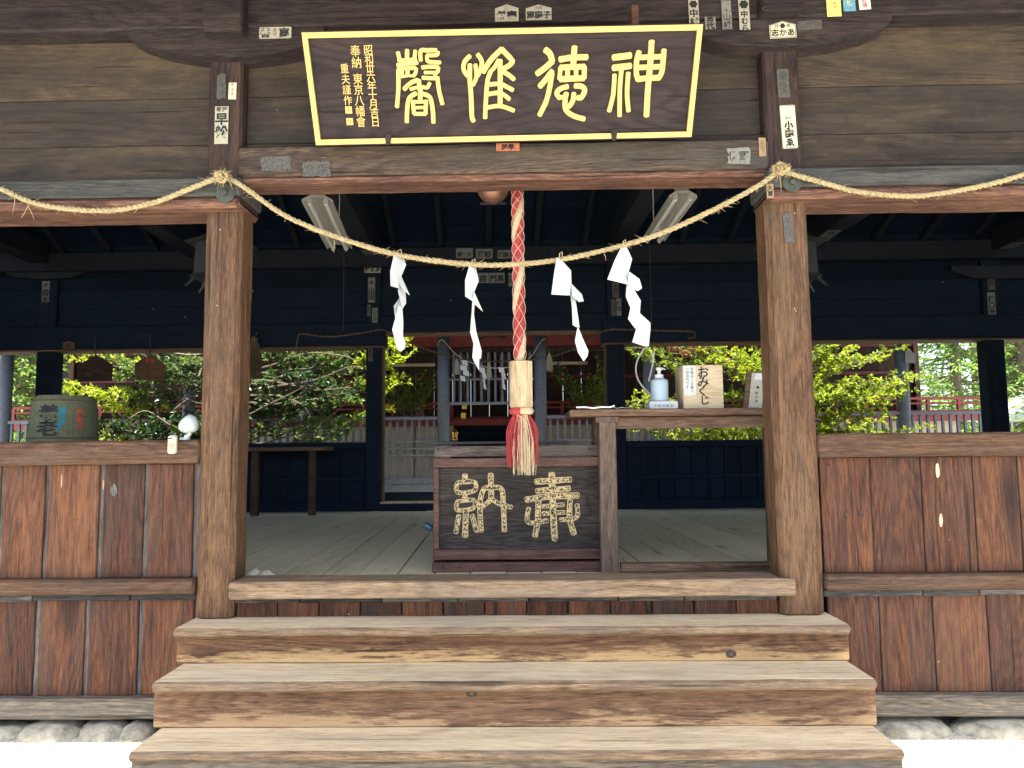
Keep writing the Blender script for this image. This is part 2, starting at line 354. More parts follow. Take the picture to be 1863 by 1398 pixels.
# ================================================================== the worship hall
YP, YB, ZF = 4.17, 9.9, .80                      # pillar fronts, rear wall, floor
SK = -.0437                                      # the hall's depth runs slightly to the left
def sk(x, Y): return x+SK*(Y-4.2)
hall = thing('worship_hall', 'old open fronted timber shrine hall with dark weathered boards and steps up to it', 'shrine hall', (0, 4.2, 0))
def part(name, mb, mat, parent=None, **k): return mb.build(name, mat, parent or hall, **k)
def lbeam(mb, p0, p1, wd, ht):
    """squared timber between two points: wd across, ht up from the points"""
    p0, p1 = Vector(p0), Vector(p1); d = (p1-p0).normalized(); s = Vector((d.y, -d.x, 0)).normalized()*wd/2; up = s.cross(d).normalized()*ht
    if up.z < 0: up = -up
    bv = .012
    def ring(p): 
        a, bq = s*(1-bv/wd*2), up*(1-bv/ht)
        return [p-a, p+a, p+s+up*(bv/ht), p+s+bq, p+a+up, p-a+up, p-s+bq, p-s+up*(bv/ht)]
    return mb.loft([ring(p0+(p1-p0)*t) for t in (0, .25, .5, .75, 1)])
# --- front pillars
pl0, pl1 = PX(363, 750, YP), PX(431, 750, YP); pr0, pr1 = PX(1408, 750, YP), PX(1486, 750, YP)
for x0, x1 in ((pl0, pl1), (pr0, pr1), (-6.4, -6.19), (6.1, 6.31)):
    b = MB(); b.timber(2, .66, 3.03, x0, x1, YP, YP+.21, .028, .0042); pil = part('front_pillar', b, W['pillar'])
u0, u1 = PX(379, 200, 4.16), PX(440, 200, 4.16); u2, u3 = PX(1391, 200, 4.16), PX(1457, 200, 4.16)
zt = PZ(930, 45, 4.12)
for x0, x1 in ((u0, u1), (u2, u3), (-6.39, -6.2), (6.11, 6.3)):
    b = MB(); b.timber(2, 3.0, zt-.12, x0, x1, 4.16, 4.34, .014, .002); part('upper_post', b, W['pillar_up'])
# --- side beams with their worn red under edges
xl_end, xr_end = PX(437, 360, 4.08), PX(1399, 350, 4.08)
for x0, x1 in ((-8.8, xl_end), (xr_end, 8.8)):
    b = MB(); b.timber(0, x0, x1, 4.08, 4.43, 3.062, 3.172, .01, .004); part('side_beam', b, W['greybeam'])
    b = MB(); b.timber(0, x0-(.0 if x0 < 0 else -.01), x1-(.01 if x0 < 0 else 0), 4.085, 4.42, 2.998, 3.062, .022, .004); part('beam_under_edge', b, W['redarris'])
for (px, py) in ((410, 352), (1441, 332)):
    c = P(px, py, 4.075); b = MB()
    rings = [[c+Vector((r*math.cos(k*math.pi/10), d, r*math.sin(k*math.pi/10))) for k in range(20)] for r, d in ((.056, 0), (.056, -.004), (.05, -.007), (.022, -.008), (.018, -.022), (.008, -.026))]
    b.loft(rings); part('nail_cover', b, M['patina'], smooth=False)
# --- central lintel
zc0, zc1 = PZ(920, 326, 4.14), PZ(920, 259, 4.14)
b = MB(); b.timber(0, u1-.01, u2+.01, 4.14, 4.36, zc0+.04, zc1, .012, .005); part('central_lintel', b, W['lintel'])
b = MB(); b.timber(0, u1-.005, u2+.005, 4.146, 4.35, zc0-.002, zc0+.04, .025, .004); part('lintel_under_edge', b, W['redarris'])
b = MB(); b.timber(0, PX(1130, 245, 4.2), PX(1392, 245, 4.2), 4.2, 4.25, zc1+.002, zc1+.045, .004, .002); part('packing_strip', b, W['topbeam'])
# --- broad boards above the beams
zb0 = 3.175
for (x0, x1) in ((-8.8, u0-.002), (u1+.002, u2-.002), (u3+.002, 8.8)):
    b = MB(); z = [zb0, 3.43, 3.72, zt+.05]
    for a, c in zip(z, z[1:]): b.timber(0, x0, x1, 4.235, 4.29, a+.001, c-.002, .004, .001)
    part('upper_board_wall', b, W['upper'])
# --- boat shaped bracket arms, beam above them, beam ends
def arm(pts):
    b = MB(); q = [P(x, y, 4.10) for x, y in pts]; b.prism(q, (0, .2, 0)); return part('bracket_arm', b, W['topbeam'])
zarm = lambda x: 0
arm([(232, 53), (232, 66), (248, 76), (290, 90), (335, 99), (378, 104), (440, 104), (500, 98), (550, 86), (585, 70), (590, 50)])
arm([(1262, 40), (1264, 56), (1282, 70), (1310, 79), (1345, 84), (1392, 84), (1458, 83), (1520, 76), (1580, 62), (1612, 48), (1622, 38), (1622, 27)])
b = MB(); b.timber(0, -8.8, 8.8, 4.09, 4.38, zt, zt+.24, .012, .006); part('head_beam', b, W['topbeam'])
for (x0, x1, y) in ((368, 440, 45), (1387, 1462, 27)):
    b = MB(); b.timber(1, 4.0, 4.4, PZ(930, y, 4.0)+0, PZ(930, y, 4.0)+.3, PX(x0, 20, 4.0), PX(x1, 20, 4.0), .012, .002); part('beam_end', b, W['topbeam'])
# --- low front walls: rails, planks, base timbers
def planks(seams, z0, z1, gap, name='plank_wall', Y=4.235):
    b = MB(); bts = []
    for (a, c) in zip(seams, seams[1:]):
        if c-a > .02: b.timber(2, z0+rnd.uniform(-.002, .002), z1, a+gap/2, c-gap/2, Y+rnd.uniform(-.003, .003), Y+.03, .004, .0016)
        bt = MB(); bts.append(bt); bt.timber(2, z0, z1, c-gap/2-.012, c+gap/2+.012, Y+.014, Y+.026+.03, .002, .0)
    o = part(name, b, W['plank']); [part('batten_strip', q, W['batten'], o) for q in bts if gap > .007]; [q.bm.free() for q in bts if gap <= .007]; return o
zrt, zrb, zst, zsb, zl1, zl0, zbt, zbb = 1.672, 1.537, .897, .812, .775, .252, .250, .14
def seq(px, y, Y, step, end):
    xs = [PX(p, y, Y) for p in px]
    while (xs[-1] < end if step > 0 else xs[-1] > end): xs.append(xs[-1]+step*rnd.uniform(.9, 1.12))
    return sorted(xs)
lx, rx = pl0-.003, pr1+.003
for side in (0, 1):
    x0, x1 = (-8.8, lx) if side == 0 else (rx, 8.8)
    b = MB(); b.timber(0, x0, x1, 4.185, 4.31, zrb, zrt, .01, .0035); part('top_rail', b, W['rail'])
    b = MB(); b.timber(0, x0, x1, 4.165, 4.30, zsb, zst, .012, .0035); part('sill_rail', b, W['rail'])
    b = MB(); x = x0
    while x < x1-.02:
        e = min(x1, x+rnd.uniform(.28, .62)); b.timber(0, x+.002, e-.002, 4.195+rnd.uniform(0, .012), 4.29, zl1+rnd.uniform(-.004, .004), zsb-.003, .004, .002); x = e
    part('slat_strip', b, W['slat'])
    b = MB(); b.timber(0, x0, x1 if side == 0 else x1, 4.17, 4.33, zbb, zbt, .012, .005); part('base_timber', b, W['base'])
planks(seq([355, 265, 183, 84, 2], 950, 4.24, -.29, -8.6), zst, zrb, .026)
planks(seq([356, 255, 157, 66], 1180, 4.24, -.29, -8.6), zbt, zl1, .028)
planks(seq([1492, 1584, 1676, 1771, 1853], 900, 4.24, .29, 8.6), zst, zrb, .008)
planks(seq([1508, 1601, 1699, 1799], 1180, 4.24, .29, 8.6), zbt, zl1, .012)
# --- threshold and the boarding under it
tx0, tx1 = PX(415, 1060, 4.11), PX(1448, 1053, 4.11)
b = MB(); b.timber(0, tx0, tx1, 4.11, 4.155, .795, .888, .008, .003); b.timber(0, pl1+.003, pr0-.003, 4.15, 4.36, .80, .886, .004, .002); part('threshold', b, W['thresh'])
b = MB(); x = pl1
while x < pr0-.02:
    e = min(pr0, x+rnd.uniform(.35, .55)); b.timber(0, x+.002, e-.002, 4.2, 4.28, .757, .797, .004, .002); x = e
part('slat_strip', b, W['slat'])
planks([pl1+(pr0-pl1)*k/13 for k in range(14)], .66, .757, .006, 'riser_boarding', 4.225)
# --- floor
b = MB(); x = -8.6
while x < 8.6:
    wdt = rnd.uniform(.225, .27); q = rnd.uniform(-.003, .003); g_ = .0035
    b.loft([[(sk(x+g_, Y), Y, ZF-.03), (sk(x+wdt-g_, Y), Y, ZF-.03), (sk(x+wdt-g_, Y), Y, ZF-.004+q), (sk(x+wdt-g_-.004, Y), Y, ZF+q), (sk(x+g_+.004, Y), Y, ZF+q), (sk(x+g_, Y), Y, ZF-.004+q)] for Y in (4.36, 9.95)])
    x += wdt
part('floor', b, W['floor'])
b = MB(); b.box(-8.8, 8.8, 4.34, 9.95, .55, ZF-.04); part('floor_joist_deck', b, W['inner'])
# --- rear wall
xb = [PX(62, 720, YB), PX(95, 720, YB), PX(665, 720, YB), PX(692, 720, YB), PX(1107, 720, YB), PX(1138, 720, YB), PX(1800, 720, YB), PX(1835, 720, YB)]
for i in range(0, 8, 2):
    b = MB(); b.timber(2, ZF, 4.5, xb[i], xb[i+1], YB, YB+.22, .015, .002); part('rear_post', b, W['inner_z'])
for x in (-8.75, 8.5):
    b = MB(); b.timber(2, ZF, 4.5, x, x+.22, YB, YB+.22, .015); part('rear_post', b, W['inner_z'])
zlb, zlt = PZ(550, 631, YB-.06), PZ(550, 589, YB-.06)
for x0, x1, zb_ in ((-8.8, PX(698, 600, YB-.06), zlb), (PX(1096, 600, YB-.06), 8.8, zlb+.005)):
    b = MB(); b.timber(0, x0, x1, YB-.06, YB+.26, zb_, zlt, .01, .002); part('rear_side_beam', b, W['inner'])
    b = MB(); b.timber(0, x0, x1, YB-.055, YB+.255, zb_-.022, zb_, .006, .002); part('beam_under_edge', b, W['furn'])
zcl = PZ(900, 602, YB)
b = MB(); b.timber(0, xb[3]+.002, xb[4]-.002, YB-.03, YB+.23, zcl, zcl+.22, .01); part('rear_lintel', b, W['inner'])
b = MB(); b.timber(0, xb[3], xb[4], YB+.05, YB+.25, zcl-.03, zcl-.002, .004); part('lintel_under_edge', b, W['furn'])  # lighter wood puts the lit lintel underside into the colour
zbm0, zbm1 = PZ(900, 482, YB-.08), PZ(900, 448, YB-.08)
b = MB(); b.timber(0, -8.8, 8.8, YB-.08, YB+.2, zbm0, zbm1, .012, .003); part('rear_head_beam', b, W['inner_y'])
b = MB(); b.timber(0, -8.8, 8.8, YB+.02, YB+.06, zbm1-.01, 4.85, .003); part('rear_gable_board', b, W['inner'])
b = MB(); b.timber(0, -8.8, 8.8, 4.3, 4.34, zt+.2, 4.95, .003); part('front_gable_board', b, W['inner'])
for x0, x1 in ((-8.8, xb[0]), (xb[1], xb[2]), (xb[3], xb[4]), (xb[5], xb[6]), (xb[7], 8.8)):
    b = MB(); z0 = (zlt if x0 != xb[3] else zcl+.22)
    hs_ = [z0, z0+(zbm0-z0)*.34, z0+(zbm0-z0)*.68, zbm0]
    for a, c in zip(hs_, hs_[1:]): b.timber(0, x0, x1, YB+.05, YB+.1, a+.001, c-.001, .003)
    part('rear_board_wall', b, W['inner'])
# boat arms on the rear posts at the outer bays
for px in (80, 1816):
    q = [P(px+dx, y, YB-.03) for dx, y in ((-85, 484), (-85, 492), (-50, 505), (0, 508), (50, 505), (85, 492), (85, 484))]
    b = MB(); b.prism(q, (0, .1, 0)); part('bracket_arm', b, W['inner_y'])
zs0, zs1 = PZ(550, 806, YB), PZ(1270, 801, YB)
for x0, x1, zz, nb in ((-8.8, xb[0], zs0, 16), (xb[1], xb[2], zs0, 12), (xb[5], xb[6], zs1, 22), (xb[7], 8.8, zs1, 12)):
    b = MB(); b.timber(0, x0, x1, YB+.0, YB+.16, zz-.09, zz, .008, .002); b.timber(0, x0, x1, YB+.0, YB+.16, ZF-.02, ZF+.13, .008, .002); b.timber(0, x0, x1, YB+.02, YB+.12, 1.2, 1.25, .006)
    o = part('rear_low_wall', b, W['inner'])
    b = MB()
    for k in range(nb):
        a = x0+(x1-x0)*k/nb; c = x0+(x1-x0)*(k+1)/nb; b.timber(2, ZF+.1, zz-.08, a+.003, c-.003, YB+.06, YB+.09, .004); b.timber(2, ZF+.13, zz-.09, c-.018, c+.018, YB+.03, YB+.06, .004)
    part('board_panel', b, W['inner_z'], o)
b = MB(); b.timber(0, xb[3], xb[4], YB-.02, YB+.2, ZF, PZ(740, 917, YB), .008); part('rear_sill', b, W['inner'])
b = MB(); b.timber(0, xb[3], xb[4], YB+.02, YB+.18, PZ(740, 917, YB), PZ(740, 914, YB)+.002, .003); part('sill_edge', b, W['palewood'])
b = MB(); b.timber(2, PZ(690, 914, YB), zcl, xb[3], xb[3]+.035, YB+.08, YB+.16, .004); part('door_jamb', b, W['furn_z']); b = MB(); b.timber(2, PZ(690, 914, YB), zcl, xb[4]-.035, xb[4], YB+.08, YB+.16, .004); part('door_jamb', b, W['furn_z'])
# --- tie beams, ceiling, side walls
for (px, py) in ((675, 466), (1122, 455), (365, 472), (1470, 452), (78, 482), (1815, 458)):
    x, z = PX(px, py, YB), PZ(px, py, YB)
    b = MB(); lbeam(b, (sk(x, 4.3)-SK*(YB-4.2), 4.3, z), (x, YB-.08, z), .25, .3); part('tie_beam', b, W['inner_y'])
b = MB(); k = 0
for (ya, za, yb_, zb_) in ((4.3, 4.55, 7.0, 5.75), (7.0, 5.75, 10.0, 4.42)):
    for i in range(9):
        t0, t1 = i/9, (i+1)/9; y0, y1 = ya+(yb_-ya)*t0, ya+(yb_-ya)*t1; z0, z1 = za+(zb_-za)*t0, za+(zb_-za)*t1
        b.loft([[(-8.8, y0+.003, z0), (-8.8, y1-.003, z1), (-8.8, y1-.003, z1+.03), (-8.8, y0+.003, z0+.03)], [(8.8, y0+.003, z0), (8.8, y1-.003, z1), (8.8, y1-.003, z1+.03), (8.8, y0+.003, z0+.03)]])
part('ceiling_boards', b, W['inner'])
for i in range(26):
    x = -8.2+i*.655
    b = MB(); lbeam(b, (x, 7.0, 5.66), (sk(x, 10)-SK*2.8, 9.95, 4.34), .075, .085); part('rafter', b, W['inner_y'])
    b = MB(); lbeam(b, (x, 4.35, 4.48), (x, 6.98, 5.66), .075, .085); part('rafter', b, W['inner_y'])
for x in (-8.85, 8.75):
    b = MB(); b.box(x, x+.1, 4.2, 10.05, .1, 4.5); part('end_wall', b, W['inner_y'])
# --- roof with deep eaves, and the porch roof over the steps
def slab(b, pts, t):
    b.prism([Vector(p) for p in pts], (0, 0, t))
b = MB(); slab(b, [(-9.6, 2.56, 4.27), (9.6, 2.56, 4.27), (9.6, 7.0, 6.25), (-9.6, 7.0, 6.25)], .18)
slab(b, [(-9.6, 7.0, 6.25), (9.6, 7.0, 6.25), (9.6, 10.2, 4.5), (-9.6, 10.2, 4.5)], .18)
b.box(-9.7, 9.7, 6.8, 7.2, 6.3, 6.75); roof = part('roof', b, M['roofing'])
b = MB(); slab(b, [(-1.97, 1.9, 4.2), (1.84, 1.9, 4.2), (1.84, 3.6, 4.76), (-1.97, 3.6, 4.76)], .15); part('porch_roof', b, M['roofing'])  # unseen; width and reach set to keep the steps in shade
for i in range(28):
    x = -9.2+i*.68
    b = MB(); lbeam(b, (x, 2.6, 4.19), (x, 4.3, 4.92), .06, .075); part('eave_rafter', b, W['topbeam'])

# ================================================================== steps
st = thing('wooden_steps', 'three broad pale worn timber steps leading up to the hall threshold', 'steps', (0, 3.7, 0))
for (x0, x1, yf, yb_, z, th) in ((-1.868, 1.678, 3.95, 4.30, .678, .048), (-1.846, 1.684, 3.70, 4.075, .480, .05), (-1.838, 1.694, 3.485, 3.83, .237, .046)):
    b = MB(); b.timber(0, x0, x1, yf, yb_, z-th, z, .012, .0028); o = part('tread', b, [W['tread'], W['tread_edge']], st)
    for p_ in o.data.polygons:
        if p_.normal.z < .93: p_.material_index = 1
WR = wood('scuffed_riser', (.045, .023, .014), (.13, .066, .036), (.24, .135, .072), X_, ring=30, ra=.7, fine=70, streak=.3, patch=.35, dirt=.3, worn=((.56, .38, .18), .49, .64, .8), knots=.35)
WR2 = wood('scuffed_lower_riser', (.05, .028, .018), (.142, .078, .045), (.25, .15, .086), X_, ring=22, ra=.45, fine=60, streak=.3, patch=.35, dirt=.35, worn=((.54, .37, .2), .24, .42, .65), knots=.35)
for (x0, x1, y, z0, z1, m) in ((-1.874, 1.688, 4.02, .482, .632, WR), (-1.866, 1.704, 3.775, .24, .432, WR2), (-1.84, 1.7, 3.53, .0, .192, W['base'])):
    b = MB(); b.timber(0, x0, x1, y, y+.035, z0, z1, .005, .002); part('riser', b, m, st)
for s, x in ((-1, -1.83), (1, 1.655)):
    b = MB(); b.prism([(x-.02, 3.57, 0), (x-.02, 4.15, 0), (x-.02, 4.15, .628), (x-.02, 4.06, .628), (x-.02, 4.06, .43), (x-.02, 3.815, .43), (x-.02, 3.815, .19), (x-.02, 3.57, .19)], (.04, 0, 0)); part('stringer', b, W['base'], st)

KN = plain('dark_knot_wood', (.06, .036, .022), rough=.8, var=.3, vs=90)
for x, y, w_, h_, Y in ((1330, 1190, 19, 14, 4.02), (520, 1172, 13, 9, 4.02), (858, 1262, 20, 13, 3.775), (1452, 1279, 9, 8, 3.775), (1117, 1262, 12, 10, 3.775)):
    c = P(x, y, Y-.0005); m_ = Y/F
    for q, (sc_, dd, mt) in enumerate(((1, 0, KN), (.45, -.0012, plain('knot_heart_wood', (.09, .07, .055), rough=.8, var=.3, vs=90)))):
        b = MB(); b.prism([c+Vector((math.cos(k*.42)*w_*m_/2*sc_*(1+.2*noise.noise(Vector((k*.8, x*.1, q)))), dd, math.sin(k*.42)*h_*m_/2*sc_)) for k in range(15)], (0, .003, 0))
        o = part('wood_knot' if q == 0 else 'knot_heart', b, mt, st if q == 0 else o)
# ================================================================== foundation stones
def stone(x0, y0, x1, y1, label, seed):
    Y = 4.12; c = P((x0+x1)/2, (y0+y1)/2, Y); sx = (PX(x1, y0, Y)-PX(x0, y0, Y))/2
    bm = bmesh.new(); bmesh.ops.create_icosphere(bm, subdivisions=4, radius=1)
    top = PZ((x0+x1)/2, y0, Y)
    for v in bm.verts:
        n = noise.noise(v.co*1.3+Vector((seed*3.1,)*3))*.18+noise.noise(v.co*4+Vector((seed,)*3))*.07+noise.noise(v.co*11+Vector((seed,)*3))*.025
        q = v.co*(1+n); q = Vector((math.copysign(abs(q.x)**.8, q.x), math.copysign(abs(q.y)**.85, q.y), q.z))
        v.co = Vector((c.x+q.x*sx, Y+.12+q.y*.13, .035+q.z*(top-.05)))
    b = MB(); b.bm.free(); b.bm = bm
    o = b.build('foundation_stone', M['stone'], smooth=True); tag(o, label, 'stone', 'stones under the front wall')
stone(-120, 1322, 34, 1352, 'rounded stone at the far left edge under the base timber', 1)
stone(14, 1319, 134, 1348, 'longest pale stone under the left base timber', 2)
stone(126, 1321, 212, 1348, 'greyish stone under the left base timber with a paler chip in front', 3)
stone(208, 1320, 262, 1345, 'small stone tucked beside the left end of the bottom step', 4)
stone(1592, 1314, 1748, 1350, 'flat broad stone beside the right end of the bottom step', 5)
stone(1742, 1313, 1990, 1350, 'large smooth stone under the right base timber at the right edge', 6)

# --- small marks on the front boards: split-off chips, nail heads, a latch
def chip(x, y, w_, h_, Y, mat, nm='bare_chip'):
    c = P(x, y, Y); m = Y/F; pts = []
    for k in range(14):
        a = 2*math.pi*k/14; r = 1+.25*noise.noise(Vector((k*1.3, x*.1, y*.1))); pts.append(c+Vector((math.cos(a)*w_*m/2*r, 0, math.sin(a)*h_*m/2*r)))
    b = MB(); b.prism(pts, (0, .003, 0)); part(nm, b, mat)
for x, y, w_, h_ in ((1706, 856, 7, 26), (1712, 947, 6, 24), (112, 876, 3, 26), (188, 882, 3, 20)): chip(x, y, w_, h_, 4.2305, W['palewood'] if x > 900 else M['slipb'])
chip(207, 893, 13, 22, 4.2305, W['batten']); chip(1567, 935, 8, 8, 4.2305, W['slat'], 'knot_hole'); chip(1540, 938, 4, 9, 4.2305, W['slat'], 'knot_hole')
for x, y, Y in ((280, 812, 4.181), (283, 824, 4.181), (1803, 801, 4.181), (1507, 846, 4.2305), (56, 940, 4.2305), (134, 946, 4.2305), (175, 945, 4.2305), (187, 945, 4.2305), (264, 946, 4.2305), (278, 946, 4.2305), (1690, 1093, 4.19), (1620, 1060, 4.162), (400, 418, 4.166), (394, 556, 4.166), (1446, 388, 4.166), (1448, 566, 4.166)):
    c = P(x, y, Y); b = MB(); r = rnd.uniform(.003, .0045); b.loft([[c+Vector((q*math.cos(k*.785), d, q*math.sin(k*.785))) for k in range(8)] for q, d in ((r, .004), (r, 0), (r*.6, -.0015))]); part('nail_head', b, M['slip'] if x > 390 and y < 700 else M['iron'])

for x, y, r in ((1347, 452, 4), (820, 547, 3), (279, 562, 3), (337, 577, 3), (1716, 513, 3), (490, 489, 9), (528, 488, 6), (561, 488, 7)): chip(x, y, r, 3 if r > 4 else r, YB+.044, M['slipi'], 'pale_mark')

# ================================================================== lettering helpers
_GL = {}
def glyph(ch, bold=0.0):
    k = (ch, bold)
    if k not in _GL:
        c = bpy.data.curves.new('glyph', 'FONT'); c.body = ch; c.offset = bold; c.resolution_u = 3
        o = bpy.data.objects.new('glyph', c); COL.objects.link(o)
        bpy.context.view_layer.update()
        me = bpy.data.meshes.new_from_object(o.evaluated_get(bpy.context.evaluated_depsgraph_get()))
        vs = [v.co.copy() for v in me.vertices]; fs = [list(p.vertices) for p in me.polygons]
        bpy.data.objects.remove(o); bpy.data.curves.remove(c); bpy.data.meshes.remove(me)
        _GL[k] = (vs, fs)
    return _GL[k]
def put_glyph(mb, ch, o, ux, uy, n, lift=.0012, bold=.0, sx=1.0, fn=None):
    """one character centred on o; ux, uy span one em"""
    vs, fs = glyph(ch, bold)
    if not vs: return
    f = fn or (lambda x, y: o+ux*x*sx+uy*y+n*lift)
    q = [mb.bm.verts.new(f(v.x-.5, v.y-.38)) for v in vs]
    for t in fs: mb.face([q[i] for i in t])
def smooth_path(pts, k=6):
    pts = [Vector(p) for p in pts]
    if len(pts) < 3:
        a, c = pts[0], pts[-1]; return [a+(c-a)*i/k for i in range(k+1)]
    out = []
    for i in range(len(pts)-1):
        p0, p1, p2, p3 = pts[max(i-1, 0)], pts[i], pts[i+1], pts[min(i+2, len(pts)-1)]
        for j in range(k):
            t = j/k; out.append(.5*((2*p1)+(p2-p0)*t+(2*p0-5*p1+4*p2-p3)*t*t+(3*p1-p0-3*p2+p3)*t*t*t))
    out.append(pts[-1]); return out
_sk = [0]
def stroke(mb, pts, wd, n, h=.004, cap=True, wv=.05):
    """one brush stroke as a low raised band with round ends; pts lie on the surface, n is its normal"""
    q = smooth_path(pts); _sk[0] += 1; h = h*(1+.02*(_sk[0] % 9)); hw = wd/2
    if cap:
        d0 = (q[0]-q[1]).normalized(); d1 = (q[-1]-q[-2]).normalized()
        pre = [(q[0]+d0*hw*.55*math.sin(a), math.cos(a)) for a in (1.45, 1.1, .7, .35)]; post = [(q[-1]+d1*hw*.55*math.sin(a), math.cos(a)) for a in (.35, .7, 1.1, 1.45)]
    else: pre = post = []
    seq_ = pre+[(p, 1.0) for p in q]+post
    rings = []
    for i, (p, s) in enumerate(seq_):
        t = (seq_[min(i+1, len(seq_)-1)][0]-seq_[max(i-1, 0)][0]).normalized(); sd_ = t.cross(n).normalized()
        ww = hw*s*(1+wv*noise.noise(p*60)); hh = h*(.5+.5*s)
        rings.append([p+sd_*ww-n*.001, p+sd_*ww+n*hh*.55, p+sd_*ww*.8+n*hh, p-sd_*ww*.8+n*hh, p-sd_*ww+n*hh*.55, p-sd_*ww-n*.001])
    mb.loft(rings)

# ================================================================== the great plaque
pq_o = P(915, 256, 4.03); pq_up = (P(912, 52, 3.775)-pq_o).normalized(); pq_n = Vector((1, 0, 0)).cross(pq_up).normalized()
if pq_n.y > 0: pq_n = -pq_n
ONP = lambda x, y, d=0: PP(x, y, pq_o+pq_n*d, pq_n)
plaque = thing('name_plaque', 'large dark plaque with a gold rim and four big gold seal characters', 'plaque', tuple(pq_o))
TL, TR, BR, BL = ONP(550, 60), ONP(1278, 45), ONP(1257, 249), ONP(576, 264)
b = MB(); e = .004
def inset(q, d): 
    c = sum(q, Vector())/4; return [p+(Vector(((c-p).x > 0 and d or -d, 0, 0))+pq_up*(d if (c-p).dot(pq_up) > 0 else -d)) for p in q]
quad = [TL, TR, BR, BL]
b.prism([p-pq_n*.004 for p in inset(quad, .003)], -pq_n*.034); part('board', b, W['plaque'], plaque)
b = MB(); q1 = inset(quad, .028)
for i in range(4):
    j = (i+1) % 4; b.prism([quad[i]-pq_n*.02, quad[j]-pq_n*.02, q1[j]-pq_n*.02, q1[i]-pq_n*.02], pq_n*.034)
part('gilded_rim', b, M['goldrim'], plaque)
b = MB(); q2 = inset(quad, -.006)
for i in range(4):
    j = (i+1) % 4; b.prism([q2[i]-pq_n*.045, q2[j]-pq_n*.045, quad[j]-pq_n*.045, quad[i]-pq_n*.045], pq_n*.056)
part('outer_edge', b, W['plaque'], plaque)
def crop1(x, y): return (600+x/5.645, 70+y/5.645)
def crop2(x, y): return (920+x/5.822, 60+y/5.822)
GLY = {'kami': (crop2, 5.822, [
    ([(1140, 262), (1320, 240)], 70), ([(1140, 372), (1320, 350)], 70), ([(1225, 390), (1208, 600), (1205, 880)], 52), ([(1152, 445), (1138, 650), (1095, 830)], 52), ([(1297, 425), (1285, 650), (1300, 830)], 52),
    ([(1545, 90), (1528, 350), (1505, 600), (1490, 880)], 66), ([(1412, 200), (1386, 300), (1384, 430), (1402, 500)], 60), ([(1675, 182), (1666, 300), (1650, 420), (1615, 485)], 60),
    ([(1400, 262), (1655, 252)], 58), ([(1390, 368), (1655, 358)], 58), ([(1400, 492), (1500, 480), (1620, 476)], 64)]),
 'virtue': (crop2, 5.822, [
    ([(420, 180), (470, 225), (492, 300)], 68), ([(495, 300), (430, 360), (332, 435)], 66), ([(492, 405), (420, 500), (360, 568)], 62), ([(490, 430), (470, 560), (430, 720), (358, 872)], 58),
    ([(728, 150), (715, 350)], 66), ([(575, 282), (700, 262), (860, 258)], 66), ([(582, 368), (700, 362), (832, 358)], 62), ([(578, 492), (700, 485), (826, 480)], 66), ([(580, 370), (570, 490)], 52), ([(834, 360), (830, 480)], 58), ([(655, 375), (655, 480)], 56), ([(745, 375), (745, 480)], 52),
    ([(655, 568), (575, 595), (540, 640), (572, 692)], 58), ([(572, 690), (625, 672)], 46), ([(642, 640), (628, 720), (640, 820), (720, 880), (830, 912)], 60), ([(735, 562), (805, 568), (836, 612), (800, 685), (760, 686)], 60), ([(722, 640), (710, 720), (668, 785)], 56)]),
 'alone': (crop1, 5.645, [
    ([(1440, 182), (1385, 240), (1375, 320), (1415, 385)], 50), ([(1520, 165), (1562, 240), (1545, 330), (1515, 385)], 50), ([(1440, 270), (1438, 420), (1452, 600), (1460, 800), (1478, 850)], 54), ([(1497, 270), (1505, 400), (1470, 480)], 46),
    ([(1765, 112), (1660, 215), (1575, 345)], 58), ([(1765, 112), (1850, 200), (1880, 240)], 58), ([(1880, 240), (1840, 280), (1760, 325)], 54), ([(1748, 225), (1750, 400), (1750, 705)], 56), ([(1735, 225), (1690, 300), (1660, 330)], 46),
    ([(1655, 335), (1618, 450), (1600, 700), (1596, 818)], 50), ([(1780, 345), (1835, 375), (1892, 422)], 50), ([(1635, 475), (1750, 468), (1820, 500), (1880, 532)], 48), ([(1620, 575), (1750, 562), (1845, 625)], 48), ([(1615, 712), (1750, 695), (1890, 742)], 48)]),
 'fragrant': (crop1, 5.645, [
    ([(700, 145), (720, 220)], 46), ([(795, 120), (795, 220)], 48), ([(880, 128), (868, 220)], 44), ([(705, 228), (888, 218)], 40), ([(695, 276), (900, 250)], 44),
    ([(705, 330), (706, 500), (696, 650), (690, 705)], 48), ([(700, 318), (880, 302)], 42), ([(890, 310), (880, 360), (858, 388)], 42), ([(800, 315), (800, 375)], 46), ([(742, 340), (745, 398)], 44), ([(745, 395), (800, 385)], 30), ([(812, 385), (860, 388)], 30),
    ([(935, 228), (935, 130), (1000, 124), (1095, 122)], 46), ([(1112, 138), (1098, 170), (1000, 176)], 42), ([(1000, 176), (1005, 232), (1060, 245), (1135, 248)], 42), ([(950, 300), (1030, 292), (1112, 295)], 44), ([(1118, 300), (1110, 345)], 42), ([(975, 352), (1105, 352)], 38), ([(955, 405), (1075, 412)], 44), ([(1088, 352), (1078, 415)], 40), ([(1106, 400), (1122, 530), (1157, 675)], 48),
    ([(765, 522), (830, 460), (905, 428)], 48), ([(915, 430), (925, 540)], 50), ([(830, 522), (925, 500), (1000, 510)], 40), ([(1005, 505), (1028, 460)], 42),
    ([(885, 565), (815, 620), (795, 750), (792, 860)], 50), ([(935, 565), (1028, 605), (1058, 740), (1065, 865)], 50), ([(930, 500), (930, 625)], 54), ([(853, 640), (866, 772)], 46), ([(990, 640), (985, 772)], 46), ([(868, 776), (985, 776)], 44), ([(872, 712), (982, 710)], 36), ([(862, 652), (985, 652)], 40)])}
